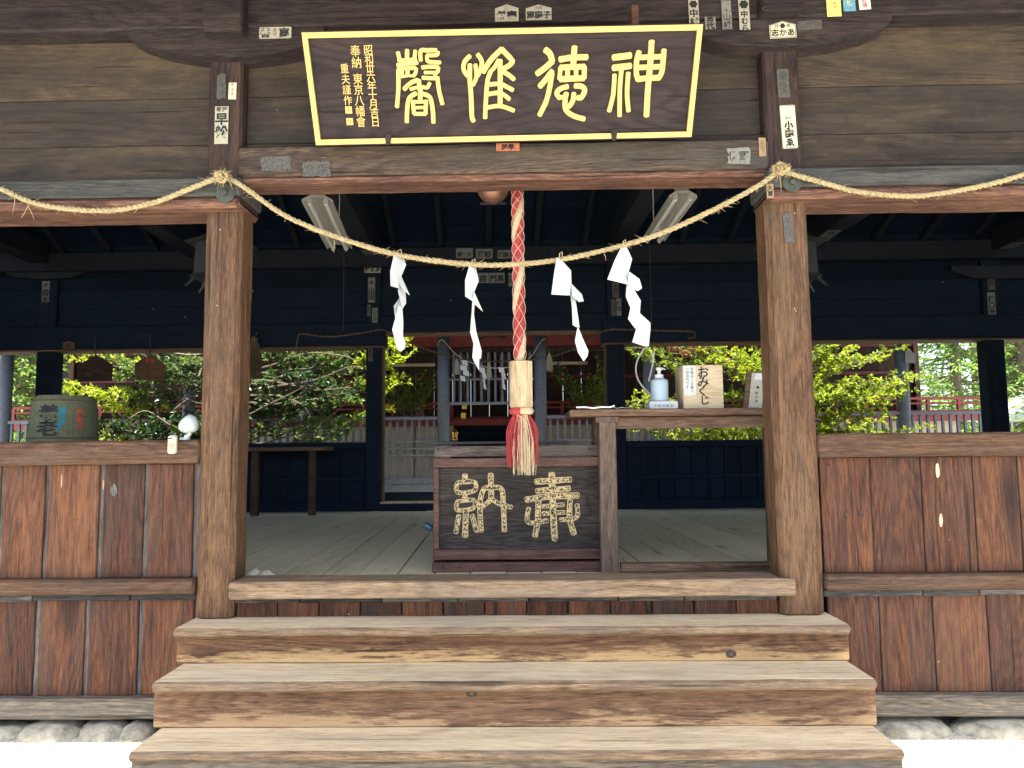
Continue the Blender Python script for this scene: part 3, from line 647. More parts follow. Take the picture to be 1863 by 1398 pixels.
for nm, (f, scl, st_) in GLY.items():
    b = MB()
    for pts, wd in st_:
        q = [ONP(*f(x, y)) for x, y in pts]; stroke(b, q, wd/scl*3.88/F, pq_n, .007)
    part('gold_character', b, M['gold'], plaque)
b = MB(); ux, uy = Vector((1, 0, 0)), pq_up
def column(txt, pts, size):
    for k, ch in enumerate(txt):
        t = k/(len(txt)-1)*(len(pts)-1); i = min(int(t), len(pts)-2); t -= i
        x = pts[i][0]+(pts[i+1][0]-pts[i][0])*t; y = pts[i][1]+(pts[i+1][1]-pts[i][1])*t
        s = size*3.9/F; put_glyph(b, ch, ONP(x, y)+pq_n*.001, ux*s, uy*s*1.08, pq_n, .0015, .0)
column('昭和丗六年十月吉日', [(670, 91), (683, 222)], 18)
column('奉納', [(646.5, 93), (649, 114)], 20); column('東京八幡會', [(651, 144), (657, 222)], 19)
column('重夫謹作', [(627, 125), (633, 183)], 17)
part('inscription', b, M['gold'], plaque)
for (x, y) in ((634.5, 200.5), (636.5, 221.5)):
    b = MB(); c = ONP(x, y); s = .0185; b.prism([c-ux*s-uy*s, c+ux*s-uy*s, c+ux*s+uy*s, c-ux*s+uy*s], pq_n*.003)
    o = part('seal', b, M['goldrim'], plaque)
    b = MB(); put_glyph(b, '作' if y > 210 else '重', c+pq_n*.003, ux*.028, uy*.028, pq_n, .001); part('seal_carving', b, M['slipb'], o)
for x, y in ((706.5, 252), (1117, 244)):
    b = MB(); q = [ONP(x-6.5, y-8, .012), ONP(x+6.5, y-8, .012), ONP(x+3.5, y+12, .016), ONP(x-3.5, y+12, .016)]; b.prism(q, pq_n*.01); part('holding_wedge', b, W['pillar_up'], plaque)
for x in (1152,):
    b = MB(); q = P(x, 40, 3.9); b.box(q.x-.02, q.x+.02, 3.82, 4.1, TL.z-.02, q.z+.05); part('hanging_peg', b, W['boxframe'], plaque)

# ================================================================== votive name slips
def ragged(n, seed, amt):
    return [(math.cos(2*math.pi*k/n), math.sin(2*math.pi*k/n), 1-amt*abs(noise.noise(Vector((k*.9, seed, 0))))*2) for k in range(n)]
SL_GROUP = 'pilgrims paper name slips pasted on the hall'
def slip(label, x, y, w_, h_, Y, texts=(), mat='slip', ink='ink', rot=0, shape='rect', lift=0, name='name_slip', border=False, mon=None, cat='paper slip', n=None, upv=None, group=SL_GROUP):
    """paper slip w_ by h_ (in the photo's scale at its distance) centred in front of its timber"""
    if n is None:
        c = P(x, y, Y); n = Vector((0, -1, 0)); ux = Vector((1, 0, 0)); uy = Vector((0, 0, 1)); m = Y/F*1.0
        ca, sa = math.cos(R_(rot)), math.sin(R_(rot)); ux, uy = ux*ca+uy*sa, uy*ca-ux*sa
    else:
        c = Y; uy = upv.normalized(); ux = uy.cross(n).normalized(); m = x   # x = scale, Y = centre point
    t = thing(name, label, cat, tuple(c), group)
    hw, hh = w_*m/2, h_*m/2
    if shape == 'rect': pts = [(-hw, -hh), (hw, -hh), (hw, hh), (-hw, hh)]
    elif shape == 'round': 
        r = min(hw, hh)*.22; pts = []
        for cx, cy, a0 in ((hw-r, -hh+r, -90), (hw-r, hh-r, 0), (-hw+r, hh-r, 90), (-hw+r, -hh+r, 180)):
            pts += [(cx+r*math.cos(R_(a0+a)), cy+r*math.sin(R_(a0+a))) for a in (0, 30, 60, 90)]
    elif shape == 'peak': pts = [(-hw, -hh), (hw, -hh), (hw, hh*.55), (0, hh), (-hw, hh*.55)]
    else:
        pts = []; N = 34
        for k in range(N):
            a = 2*math.pi*k/N; cx, cy = math.cos(a), math.sin(a); mm = max(abs(cx), abs(cy)); 
            s_ = 1-.28*abs(noise.noise(Vector((k*.37, len(label)*1.7, .3))))-.12*abs(noise.noise(Vector((k*1.9, len(label), 5))))
            pts.append((cx/mm*hw*s_, cy/mm*hh*s_))
    b = MB(); b.prism([c+ux*p+uy*q for p, q in pts], n*.0012); b.build('paper', M[mat], t)
    if texts or border or mon:
        b = MB()
        for (s, tx, ty, sz, vert, bold) in texts:
            for k, ch in enumerate(s):
                ox, oy = (tx, ty-k*sz*1.0) if vert else (tx+(k-(len(s)-1)/2)*sz*1.0, ty)
                put_glyph(b, ch, c+ux*ox*m+uy*oy*m, ux*sz*m, uy*sz*m, n, .0018, bold)
        if border:
            bw = m*.9; ins = m*1.6
            for p, q in zip(pts, pts[1:]+pts[:1]):
                p_, q_ = Vector(p)*(1-ins/max(hw, hh)), Vector(q)*(1-ins/max(hw, hh)); d = (q_-p_).normalized() if (q_-p_).length > 0 else Vector((1, 0)); nn = Vector((-d.y, d.x))*bw/2
                vs = [p_+nn, q_+nn, q_-nn, p_-nn]; b.face(b.ring([c+ux*v[0]+uy*v[1]+n*.0021 for v in vs]))
        for (mx, my, mr) in (mon or ()):
            for k in range(6):
                a = k*math.pi/3; cc = c+ux*(mx+mr*.55*math.cos(a))*m+uy*(my+mr*.55*math.sin(a))*m+n*(.002+k*.00003)
                b.face(b.ring([cc+ux*mr*.34*m*math.cos(q*math.pi/5)+uy*mr*.34*m*math.sin(q*math.pi/5) for q in range(10)]))
            b.face(b.ring([c+ux*(mx+mr*.25*math.cos(q*math.pi/5))*m+uy*(my+mr*.25*math.sin(q*math.pi/5))*m+n*.0023 for q in range(10)]))
        b.build('lettering', M[ink], t)
    return t
YU = 4.155; YA = 4.095; YT = 4.085
slip('cream slip reading 早舩 in bold black on the left upper post', 403, 228, 26, 74, YU, [('早舩', 0, 12, 25, True, .035), ('奉拝', 0, 31, 11, False, .02)], 'slip')
slip('small clean white slip with a tiny printed name on the left upper post', 423, 166, 15, 33, YU, [('金沢屋', 0, 4, 5, True, 0), ('今', -1, 13, 6, False, .02)], 'slipw', rot=-1)
slip('grey torn slip above the bold 早舩 slip on the left upper post', 403, 158, 18, 54, YU, [('根花家', 0, 15, 15, True, .03)], 'slipd', 'inkfade', shape='torn')
slip('horizontal slip reading 善 and 高, its left corner torn, beside the plaque top', 501, 60, 62, 23, YA, [('善', -19, 0, 20, False, .04), ('高', 17, 0, 20, False, .04), ('奉拝', -1, 5, 8, True, 0)], 'slip', shape='round')
slip('peaked slip with two bold characters above the plaque, left of its twin', 922, 24, 45, 34, YT, [('希壱', 0, -5, 19, False, .05), ('〇', 0, 10, 9, False, .0)], 'slip', shape='peak')
slip('peaked slip with three bold characters above the plaque, right of its twin', 980, 23, 49, 31, YT, [('萬壽子', 0, -5, 15.5, False, .04), ('拝奉', 0, 9, 7, False, 0)], 'slip', shape='peak')
slip('cream slip with flower crest and 中村 above the plaque right corner', 1262, 20, 19, 56, YT, [('中村', 0, -5, 17, True, .04)], 'slip', mon=[(0, 13, 9)], rot=1)
slip('short worn slip reading 宮代 right of the plaque top corner', 1292, 38, 20, 34, YA, [('宮代', 0, 6, 16, True, .04)], 'slipg', rot=1)
slip('outlined slip with a lone 山 between 宮代 and 中むら', 1322, 27, 20, 58, YT, [('山崎', 0, -5, 15, True, .02), ('奉', 0, 8, 7, False, 0)], 'slipg', border=True, rot=1)
slip('slip with a round crest over a reddish band and 中むら', 1354, 27, 20, 60, YT, [('中むら', 0, 1, 14, True, .04)], 'slip', mon=[(0, 20, 10)], rot=1)
slip('bright five sided slip with swirl crest and three characters over the right post', 1424, 54, 50, 34, YA, [('志かあ', 0, -6, 15, False, .03), ('拝', -11, 7, 8, False, 0), ('奉', 11, 7, 8, False, 0)], 'slipw', shape='peak', border=True, mon=[(0, 7, 6)], rot=2)
slip('faded grey slip right of the bright five sided slip', 1473, 46, 46, 18, YA, [('山戸外', 0, 0, 14, False, .02)], 'slipd', 'inkfade', rot=3)
slip('yellow printed slip at the top edge right of the post', 1517, 14, 27, 36, YT, [('奉納', 2, 8, 7, True, 0)], 'slipy', 'slipb', rot=1)
slip('blue slip with a yellow picture between the yellow and the pink slips', 1545, 8, 23, 28, YT, [('札', 0, 2, 12, False, 0)], 'slipblue', 'slipy', rot=2)
slip('pale slip printed in red at the top edge, rightmost of three coloured ones', 1573, 6, 22, 26, YT, [('招福', 0, 5, 9, True, .02)], 'slipr', 'redink', rot=3)
slip('dark faded slip with a flower crest high on the right upper post', 1425, 152, 22, 56, YU, [('泉屋', 0, -4, 15, True, .02)], 'slipd', 'inkfade', shape='round', mon=[(0, 15, 10)], rot=1)
slip('bright cream slip with a square seal and three bold characters on right post', 1435, 231, 30, 84, YU, [('小壽ゑ', 0, 3, 16.5, True, .05), ('奉拝', 0, 17, 6, False, 0)], 'slipw', border=True, shape='round', rot=2)
b = MB(); 
slip('tan slip reading 大貫 where the rope crosses the right post', 1401, 348, 13, 27, 4.07, [('大貫', 0, 6, 11, True, .03)], 'slipb', rot=1)
slip('orange and cream slip on the lintel under the plaque', 924, 268, 44, 15, 4.135, [('舩早', 0, 0, 12, False, .05)], 'slipo')
slip('brown stained slip at the right end of the central lintel', 1387, 268, 13, 36, 4.135, [('谷中', 0, 7, 10, True, 0)], 'slipb', 'slipd')
slip('scraped grey slip remains at the left end of the central lintel', 502, 298, 62, 30, 4.135, [], 'slipd', shape='torn', name='torn_slip', group='scraped remains of slips')
slip('peeling grey slip with a lifted corner on the lintel left half', 576, 308, 56, 32, 4.135, [('久保', 0, 0, 22, False, 0)], 'slipd', 'inkfade', shape='torn', name='torn_slip', group='scraped remains of slips')
slip('pale scraped slip remains near the right end of the central lintel', 1344, 284, 46, 34, 4.135, [('佐野', 0, 0, 20, False, .02)], 'slipg', 'inkfade', shape='torn', name='torn_slip', group='scraped remains of slips')
slip('long grey scraped slip remains on the right front pillar', 1434, 415, 18, 60, YP-.006, [('千社', 0, 12, 17, True, .02)], 'slipd', 'inkfade', shape='torn', rot=3, name='torn_slip', group='scraped remains of slips')
# indoors, on the dim rear beam, boards and posts
YI = YB-.085
slip('dim slip with a picture between two characters on rear beam, leftmost of three', 845, 461, 31, 19, YI, [('青富士', 0, -2, 9, False, .04)], 'slipi', group=SL_GROUP)
slip('dim slip reading 深杉 on the rear beam, middle of three', 881, 462, 31, 18, YI, [('深杉', 0, -1, 13, False, .05)], 'slipi')
slip('dim slip with three round characters on the rear beam beside the bell rope', 920, 463, 30, 16, YI, [('忍壽ふ', 0, -1, 10, False, .04)], 'slipi')
slip('dim boarded slip reading 店 on the rear boards, left of 門黒', 879, 506, 20, 19, YB+.045, [('店', 0, -1, 14, False, .04)], 'slipi')
slip('dim boarded slip reading 門黒 left of the bell rope', 904, 506, 29, 19, YB+.045, [('門黒', 0, -1, 13, False, .04)], 'slipi')
slip('dim narrow slip just left of the bell rope', 929, 509, 8, 25, YB+.045, [('大沢', 0, 5, 8, True, .02)], 'slipi')
slip('indoor slip with six bold characters above 山田 on the left rear post', 678, 487, 30, 20, YB-.006, [('徐おあ', 0, -4, 9.5, False, .05), ('拝〇奉', 0, 5.5, 7, False, .02)], 'slip')
slip('tall indoor slip reading 山田 on the left rear post', 676, 528, 13, 47, YB-.006, [('山田', 0, -1, 12, True, .05), ('奉', 0, 14, 8, False, .02)], 'slipi')
slip('small indoor slip reading 口元 under 山田, right of a torn one', 682, 574, 10, 28, YB-.006, [('口元衣', 0, 7, 7.5, True, .02)], 'slipi')
slip('torn indoor slip left of the small 口元 slip', 671, 565, 8, 24, YB-.006, [('叶', 0, 2, 8, True, .02)], 'slipd', shape='torn')
slip('small dim slip on the rear boards just inside the left rear post', 711, 587, 10, 25, YB+.045, [('九屋', 0, 5, 8, True, .03)], 'slipi')
slip('dark faded slip on the left rear post below the beam', 674, 644, 9, 28, YB-.006, [('富門', 0, 5, 8, True, .03)], 'slipd')
slip('dim outlined slip on the rear boards right of the right lamp', 1225, 455, 30, 19, YB+.045, [('毛原屋', 0, 0, 9, False, .02)], 'slipi', border=True)
slip('dim slip with two open squares on the right rear post', 1116, 560, 9, 30, YB-.006, [('口口', 0, 6, 9, True, .02)], 'slipd')
slip('dim patterned slip beside the two open squares on the right rear post', 1126, 559, 9, 32, YB-.006, [('縁組', 0, 6, 9, True, .03)], 'slipi')
slip('dim narrow slip high on the right rear post behind the paper streamer', 1120, 528, 12, 28, YB-.006, [('玉井', 0, 6, 9, True, .02)], 'slipd')
slip('dim slip reading 青木 on the far left rear post', 83, 531, 14, 40, YB-.006, [('青木', 0, -2, 13, True, .05), ('奉', 0, 12, 8, False, .02)], 'slipi')
slip('upper of two dim slips on the far right rear post', 1803, 508, 13, 40, YB-.006, [('源氏', 0, 5, 12, True, .05)], 'slipd')
slip('lower of two dim slips on the far right rear post', 1804, 554, 14, 44, YB-.006, [('根〇光', 0, 10, 12, True, .05)], 'slipi')
# slips pasted under the tie beams
for lab, px, (pxb, pyb), txt in (('slip under the beam above the left lamp far end', 672, (675, 466), '谷川'), ('slip under the beam beside the left lamp near end', 598, (675, 466), '花井'), ('slip under the beam beside the right lamp near end', 1207, (1122, 455), '土田'), ('long slip under the beam inside the right bay', 1506, (1470, 452), '三ツ星'), ('slip under the beam at the far right edge', 1843, (1815, 458), '川北')):
    xB, zB = PX(pxb, pyb, YB), PZ(pxb, pyb, YB); lo, hi = 4.4, YB-.15
    for _ in range(40):
        Yc = (lo+hi)/2; xw = xB-SK*(YB-Yc); 
        d = Vector((xw, Yc, zB))-CAM; sx = PW/2+F*d.dot(_r)/d.dot(_fw)
        far = PX(pxb, pyb, YB); outward = 1 if px > pxb else -1
        if (sx-px)*outward > 0: lo = Yc
        else: hi = Yc
    slip(lab, 1.0, None, .17, .48 if len(txt) > 2 else .3, Vector((xw, Yc, zB-.001)), [(txt, 0, .09 if len(txt) < 3 else .14, .13, True, .02)], 'slipi', n=Vector((0, 0, -1)), upv=Vector((-SK, 1, 0)))
t = thing('hanging_tag', 'small brown wooden tag under the left rear beam beside the votive boards', 'wooden tag', tuple(P(125, 629, YB-.08)))
b = MB(); c = P(125, 629, YB-.08); b.prism([c+Vector((dx*.0074, 0, dz*.0074)) for dx, dz in ((-11, -6), (11, -6), (11, 5), (0, 8), (-11, 5))], (0, .012, 0)); b.build('board', W['ema2'], t)
b = MB(); put_glyph(b, '願', c+Vector((0, 0, 0)), Vector((.07, 0, 0)), Vector((0, 0, .07)), Vector((0, -1, 0)), .002, .03); b.build('lettering', M['ink'], t)

# ================================================================== straw rope
def twisted(mb, path, r, turns_per_m, strands=3, n=7, step=.012, wob=.06):
    """strands laid round each other along a path of points"""
    L_ = [0]; 
    for a, c in zip(path, path[1:]): L_.append(L_[-1]+(c-a).length)
    tot = L_[-1]; N = max(8, int(tot/step)); pts = []; i = 0
    for k in range(N+1):
        s = tot*k/N
        while i < len(L_)-2 and L_[i+1] < s: i += 1
        t = (s-L_[i])/max(1e-9, L_[i+1]-L_[i]); pts.append(path[i]+(path[i+1]-path[i])*t)
    for q in range(strands):
        out = []; rr = []; prev = None
        for k, p in enumerate(pts):
            t = (pts[min(k+1, N)]-pts[max(k-1, 0)]).normalized()
            x = Vector((0, 1, 0))-t*t.y; x.normalize(); y = t.cross(x)
            a = 2*math.pi*(q/strands+turns_per_m*tot*k/N)
            w_ = 1+wob*noise.noise(p*22+Vector((q*7,)*3))*2
            out.append(p+(x*math.cos(a)+y*math.sin(a))*r*.5*w_); rr.append(r*.56*(1+wob*noise.noise(p*35+Vector((q*3,)*3))*2.5))
        mb.tube(out, rr, n)
    return pts
rope = thing('straw_rope', 'twisted straw rope slung across the front of the hall in three sags', 'straw rope', tuple(P(930, 400, 4.03)))
YR = 4.045
def rpath(pts, Y=YR): return smooth_path([P(x, y, Y) for x, y in pts], 12)
SEG = (([(-62, 322), (0, 343), (60, 369), (130, 381), (205, 383), (280, 369), (340, 346), (400, 322)], 'l'),
       ([(410, 322), (440, 338), (520, 393), (620, 434), (730, 465), (850, 481), (940, 481), (1040, 469), (1180, 433), (1290, 386), (1370, 344), (1412, 316)], 'm'),
       ([(1424, 312), (1490, 331), (1560, 349), (1640, 357), (1700, 354), (1790, 338), (1863, 318), (1921, 298)], 'r'))
b = MB(); hair = MB(); allp = []
for pts, nm in SEG:
    pth = rpath(pts); pp = twisted(b, pth, .0148, 11.5 if nm != 'm' else 10.5, 3, wob=.1); allp += pp
for k in range(420):
    p = rnd.choice(allp); d = Vector((rnd.gauss(0, 1), rnd.gauss(-.3, .6), rnd.gauss(-.3, 1))).normalized(); l = rnd.uniform(.012, .035); sg = Vector((rnd.choice((-1, 1))*rnd.uniform(.5, 1.2), 0, rnd.uniform(-.5, .3)))
    hair.tube([p+d*.017, p+d*.022+sg*l*.5, p+d*(.022+l*.3)+sg*l*1.1], [.0011, .0009, .0004], 4)
for (x, y, dx, ln) in ((27, 358, -4, 30), (52, 372, -14, 26), (50, 374, 12, 26), (608, 438, -1, 22), (1099, 462, 3, 12), (1418, 320, 3, 30), (415, 330, 8, 14), (250, 378, -6, 10)):
    a = P(x, y, YR-.02); e_ = P(x+dx, y+ln, YR-.025); hair.tube([a, (a+e_)/2+Vector((.004, 0, 0)), e_], [.0022, .0018, .001], 5)
part('rope', b, M['straw'], rope); part('loose_straw', hair, M['straw'], rope, kind='stuff')
def knot(x, y):
    b = MB(); c = P(x, y, YR-.008)
    for k in range(9):
        a0 = rnd.uniform(0, 6.28); ax = rnd.uniform(.016, .034); az = rnd.uniform(.012, .026); rot = rnd.uniform(0, 3.1); oc = Vector((rnd.uniform(-.016, .016), -.004*k+rnd.uniform(-.006, .004), rnd.uniform(-.012, .014))); pts = []
        for q in range(11):
            a = a0+q/10*rnd.uniform(3.4, 4.4); u_, v_ = math.cos(a)*ax, math.sin(a)*az
            pts.append(c+oc+Vector((u_*math.cos(rot)-v_*math.sin(rot), -.012*math.sin(a*2+k), u_*math.sin(rot)+v_*math.cos(rot))))
        twisted(b, smooth_path(pts, 3), rnd.uniform(.0085, .0125), 16, 2, 6, .008, wob=.12)
    for k in range(80):
        d = Vector((rnd.gauss(0, 1), -abs(rnd.gauss(0, .6)), rnd.gauss(.25, 1))).normalized(); p = c+Vector((d.x*.034, d.y*.02-.012, d.z*.026)); l = rnd.uniform(.012, .04)
        b.tube([p, p+d*l*.6, p+d*l+Vector((0, 0, -.008))], [.0015, .0012, .0006], 4)
    part('knot', b, M['straw'], rope)
knot(406, 324); knot(1418, 311); knot(-64, 320); knot(1923, 297)

# ================================================================== paper streamers on the rope
def c8(x, y): return (690+x/6.078, 440+y/6.078)
def c4(x, y): return (940+x/3.583, 300+y/3.583)
SH = [('leftmost white paper streamer on the straw rope, wide at its foot', c8, [
        ([(160, 150), (265, 150), (297, 260), (243, 385), (212, 515), (125, 490), (120, 330)], 0), ([(243, 380), (340, 598), (287, 548), (225, 470)], 6), ([(215, 500), (240, 440), (290, 545), (298, 680), (255, 745), (225, 625), (207, 545)], 10),
        ([(222, 622), (262, 738), (210, 812), (176, 846), (160, 712)], 2), ([(256, 738), (266, 890), (262, 1040), (290, 1112), (285, 1180), (240, 1216), (195, 1190), (170, 1070), (143, 972), (212, 850), (216, 700)], 7)]),
      ('second paper streamer from the left, narrow and twisted', c8, [
        ([(1000, 250), (1065, 262), (1100, 435), (1050, 557), (1030, 657), (950, 607), (948, 430)], 0), ([(1050, 555), (1147, 775), (1055, 692), (1030, 650)], 7), ([(1030, 652), (1055, 688), (1047, 800), (1072, 988), (1003, 1002), (1022, 780)], 3),
        ([(1003, 995), (1070, 985), (1066, 1050), (1132, 1205), (1125, 1288), (1078, 1190), (1106, 1300), (1104, 1426), (1050, 1330), (1028, 1280), (1042, 1130)], 9)]),
      ('paper streamer just right of the bell rope with a torn lower strip', c4, [
        ([(262, 605), (305, 635), (355, 690), (357, 777), (350, 853), (226, 846), (245, 700)], 0), ([(357, 775), (425, 845), (438, 890), (412, 878), (407, 896), (358, 855)], 8), ([(350, 850), (382, 870), (375, 930), (402, 1000), (410, 1062), (386, 1058), (365, 1045), (360, 930)], 4),
        ([(398, 1050), (430, 1130), (468, 1215), (461, 1250), (437, 1282), (400, 1225), (380, 1150)], 9)]),
      ('rightmost paper streamer, the largest, zigzagging down to the table', c4, [
        ([(690, 522), (716, 533), (753, 615), (731, 697), (720, 780), (591, 748), (640, 620)], 0), ([(733, 697), (800, 745), (818, 805), (790, 823), (765, 815), (722, 778)], 9), ([(718, 772), (766, 815), (809, 885), (803, 972), (745, 942), (711, 860)], 4),
        ([(744, 930), (803, 968), (871, 1030), (873, 1080), (780, 1078), (726, 1005)], 11), ([(780, 1066), (873, 1068), (861, 1186), (825, 1182), (753, 1157)], 6)])]
for lab, f, pcs in SH:
    p0 = P(*f(*pcs[0][0][0]), YR-.03); t = thing('paper_streamer', lab, 'paper streamer', tuple(p0), 'white paper streamers on the straw rope')
    b = MB()
    for pts, dy in pcs:
        cx = sum(p[0] for p in pts)/len(pts); y0 = min(p[1] for p in pts); y1 = max(p[1] for p in pts)
        q = [P(*f(x, y), YR-.034+dy*.0018+.045*math.sin((x-cx)*.018)+.08*((y-y0)/(y1-y0)-.5)*(1 if dy % 2 else -1)) for x, y in pts]
        b.prism(q, (0, .0008, 0))
    bmesh.ops.triangulate(b.bm, faces=[f_ for f_ in b.bm.faces if len(f_.verts) > 4])
    part('folded_paper', b, M['paper'], t)
    tp = P(*f(*[(215, 140), (1035, 245), (285, 600), (700, 520)][SH.index((lab, f, pcs))]), YR-.028); b = MB(); b.tube([tp+Vector((-.006, 0, -.01)), tp+Vector((-.004, -.004, .018)), tp+Vector((.01, .01, .03)), tp+Vector((.012, .03, .01))], .003, 6); part('tie', b, M['straw'], t)

# ================================================================== bell and bell rope
YL = 4.6
bell = thing('shrine_bell', 'dull copper bell hanging behind the lintel at the top of the bell rope', 'bell', tuple(P(897, 340, YL+.1)))
c = P(897, 338, YL+.1); r0 = 31*(YL+.1)/F
b = MB(); b.lathe([(.004, -r0*1.14), (r0*.3, -r0*1.1), (r0*.62, -r0*.9), (r0*.88, -r0*.55), (r0*.99, -r0*.12), (r0*1.03, -r0*.05), (r0*1.03, r0*.05), (r0*.99, r0*.12), (r0*.86, r0*.6), (r0*.5, r0*.93), (r0*.1, r0*1.02)], c, 32); part('shell', b, M['copper'], bell, smooth=True)
b = MB(); b.box(c.x-r0*.8, c.x+r0*.8, c.y-.006, c.y+.006, c.z-r0*1.17, c.z-r0*1.05, .002); part('slit', b, M['iron'], bell)
b = MB(); b.tube([c+Vector((0, 0, r0)), c+Vector((0, 0, r0+.5))], .012, 8); b.box(c.x-.03, c.x+.03, c.y-.03, c.y+.03, c.z+r0*.98, c.z+r0+.05); part('hanger', b, M['iron'], bell)
br = thing('bell_rope', 'thick red and cream braided bell rope with a wooden grip and tassel', 'bell rope', tuple(P(945, 600, YL)))
pth = smooth_path([P(938, 250, YL+.02), P(941, 340, YL), P(943, 480, YL), P(946, 658, YL), P(948, 760, YL)], 14)
r_ = 11.5*YL/F
def helix(mb, path, rad, rr, turns, ph, n=6, sgn=1, step=.007):
    tot = sum((a-c_).length for a, c_ in zip(path, path[1:])); N = int(tot/step); out = []
    for k in range(N+1):
        s = k/N*(len(path)-1); i = min(int(s), len(path)-2); p = path[i]+(path[i+1]-path[i])*(s-i); a = ph+sgn*2*math.pi*turns*tot*k/N
        out.append(p+Vector((math.cos(a)*rad, math.sin(a)*rad, 0)))
    mb.tube(out, rr, n)
b = MB(); helix(b, pth, r_*.42, r_*.56, 2.9, 0, 10, -1, .02); helix(b, pth, r_*.42, r_*.56, 2.9, 2.1, 10, -1, .02); part('red_strand', b, M['red'], br, smooth=True)
b = MB(); helix(b, pth, r_*.47, r_*.56, 2.9, 4.2, 10, -1, .02); part('cream_strand', b, M['cream'], br, smooth=True)
b = MB()
for k in range(4): helix(b, pth, r_*1.0, .0021, 3.6, k*math.pi/2, 5, 1); helix(b, pth, r_*1.0, .0021, 3.6, k*math.pi/2, 5, -1)
part('net_cord', b, M['net'], br)
gx, gz0, gz1 = PX(948, 700, YL), PZ(948, 742, YL), PZ(948, 658, YL); gr = 21*YL/F
b = MB(); b.loft([[Vector((gx+math.cos(R_(22.5+45*k))*gr*s*1.06, YL+math.sin(R_(22.5+45*k))*gr*s*1.06, z)) for k in range(8)] for s, z in ((.93, gz0), (1, gz0+.006), (1, gz1-.006), (.93, gz1))]); part('wooden_grip', b, W['palewood'], br)
kz = gz0-.022
for mat_, nm, xs, ph in (('red', 'red_tassel', -1, 0), ('cream', 'cream_tassel', 1, 1)):
    b = MB()
    b.lathe([(.01, .024), (gr*.62, .02), (gr*.78, 0), (gr*.6, -.02), (.01, -.024)], (gx+xs*gr*.34, YL-.006*ph, kz), 14)
    N = 230
    for k in range(N):
        if mat_ == 'red': xo = -rnd.random()**.7*gr*1.2+.006 if rnd.random() < .68 else gr*rnd.uniform(.5, 1.2)
        else: xo = rnd.uniform(-.15, .62)*gr if rnd.random() < .7 else rnd.uniform(-.7, 1.0)*gr
        yo = rnd.uniform(-1, 1)*gr*.75; ln = rnd.uniform(.2, .35) if mat_ == 'red' else rnd.uniform(.3, .395)
        top = Vector((gx+xo*.5, YL+yo*.5, kz-.005)); sw = rnd.uniform(-.012, .012); pts = []
        for q in range(7):
            t_ = q/6; pts.append(top+Vector((xo*.62*min(1, t_*2.2)*(1+.12*max(0, t_-.4))+sw*math.sin(t_*3)+.004*noise.noise(Vector((k*1.7, t_*4, ph))), yo*.5*min(1, t_*2)-.01*(1-ph)*0, -ln*t_)))
        b.tube(pts, [.0022, .0021, .002, .002, .0019, .0017, .0012], 4)
    part(nm, b, M[mat_], br)

# ================================================================== offering box
YO = 4.96
ob = thing('offering_box', 'dark wooden offering box with 納 and 奉 in bold studded strokes on its face', 'offering box', (0, YO, ZF))
ox0, ox1 = PX(790, 900, YO), PX(1099, 900, YO); oz = lambda y: PZ(945, y, YO)
D = .62
b = MB(); b.timber(0, ox0-.012, ox1+.012, YO-.03, YO+D, ZF, oz(1022), .004, .002); part('plinth', b, W['boxframe'], ob)
b = MB(); b.timber(0, ox0+.01, ox1-.01, YO+.006, YO+D-.02, oz(1016), oz(835), .004); part('case', b, W['boxface'], ob)
b = MB(); b.timber(0, ox0-.008, ox1+.012, YO-.018, YO+.006, oz(1018), oz(999), .004, .001); part('lower_rail', b, W['boxframe'], ob)
b = MB(); b.timber(0, ox0-.004, ox1+.004, YO-.018, YO+.006, oz(850), oz(833), .004, .001); part('upper_rail', b, W['boxframe'], ob)
for a, c_ in ((ox0-.004, ox0+.034), (ox1-.034, ox1+.004)):
    b = MB(); b.timber(2, oz(998.5), oz(850.5), a, c_, YO-.016, YO+.006, .004, .001); part('stile', b, W['boxframe'], ob)
b = MB(); b.timber(0, ox0+.0, ox1-.0, YO-.012, YO+D, oz(830.5), oz(811), .004, .002); part('lid_frame', b, W['boxlid'], ob)
b = MB(); b.timber(0, PX(778, 806, YO+.1), PX(1032, 806, YO+.1), YO+.1, YO+.2, PZ(905, 808.5, YO+.1), PZ(905, 804, YO+.1)+.004, .003); part('lid_bar', b, M['iron'], ob)
b = MB(); 
for k in range(9): b.box(ox0+.06, ox1-.06, YO+.23+k*.04, YO+.25+k*.04, oz(812)-.02, oz(810.5)+.001, .002)
part('slatted_top', b, W['boxlid'], ob)
for x, y in ((806, 1030), (835, 1033), (862, 1036), (870, 1029), (1008, 1028), (1040, 1030), (1063, 1036), (797, 818), (1073, 817), (1090, 843)):
    b = MB(); p = P(x, y, YO-.03 if y > 1000 else YO-.02); b.tube([p+Vector((0, .01, 0)), p+Vector((0, -.003, 0)), p+Vector((0, -.006, 0))], [.0065, .006, .002], 8); part('stud', b, M['iron'], ob)
OUT = [([(1130, 255), (1135, 420), (1145, 600), (1150, 622)], 32), ([(1040, 300), (1235, 288)], 30), ([(1045, 352), (1230, 338)], 29), ([(985, 402), (1100, 385), (1280, 378)], 30), ([(1055, 400), (1050, 520), (1035, 608)], 29), ([(1000, 450), (990, 510), (1012, 533), (1105, 520)], 23), ([(1235, 395), (1230, 500), (1255, 595)], 29), ([(1272, 430), (1276, 488), (1250, 510), (1178, 515)], 23), ([(1080, 440), (1195, 430)], 23), ([(1080, 480), (1200, 473)], 23)]
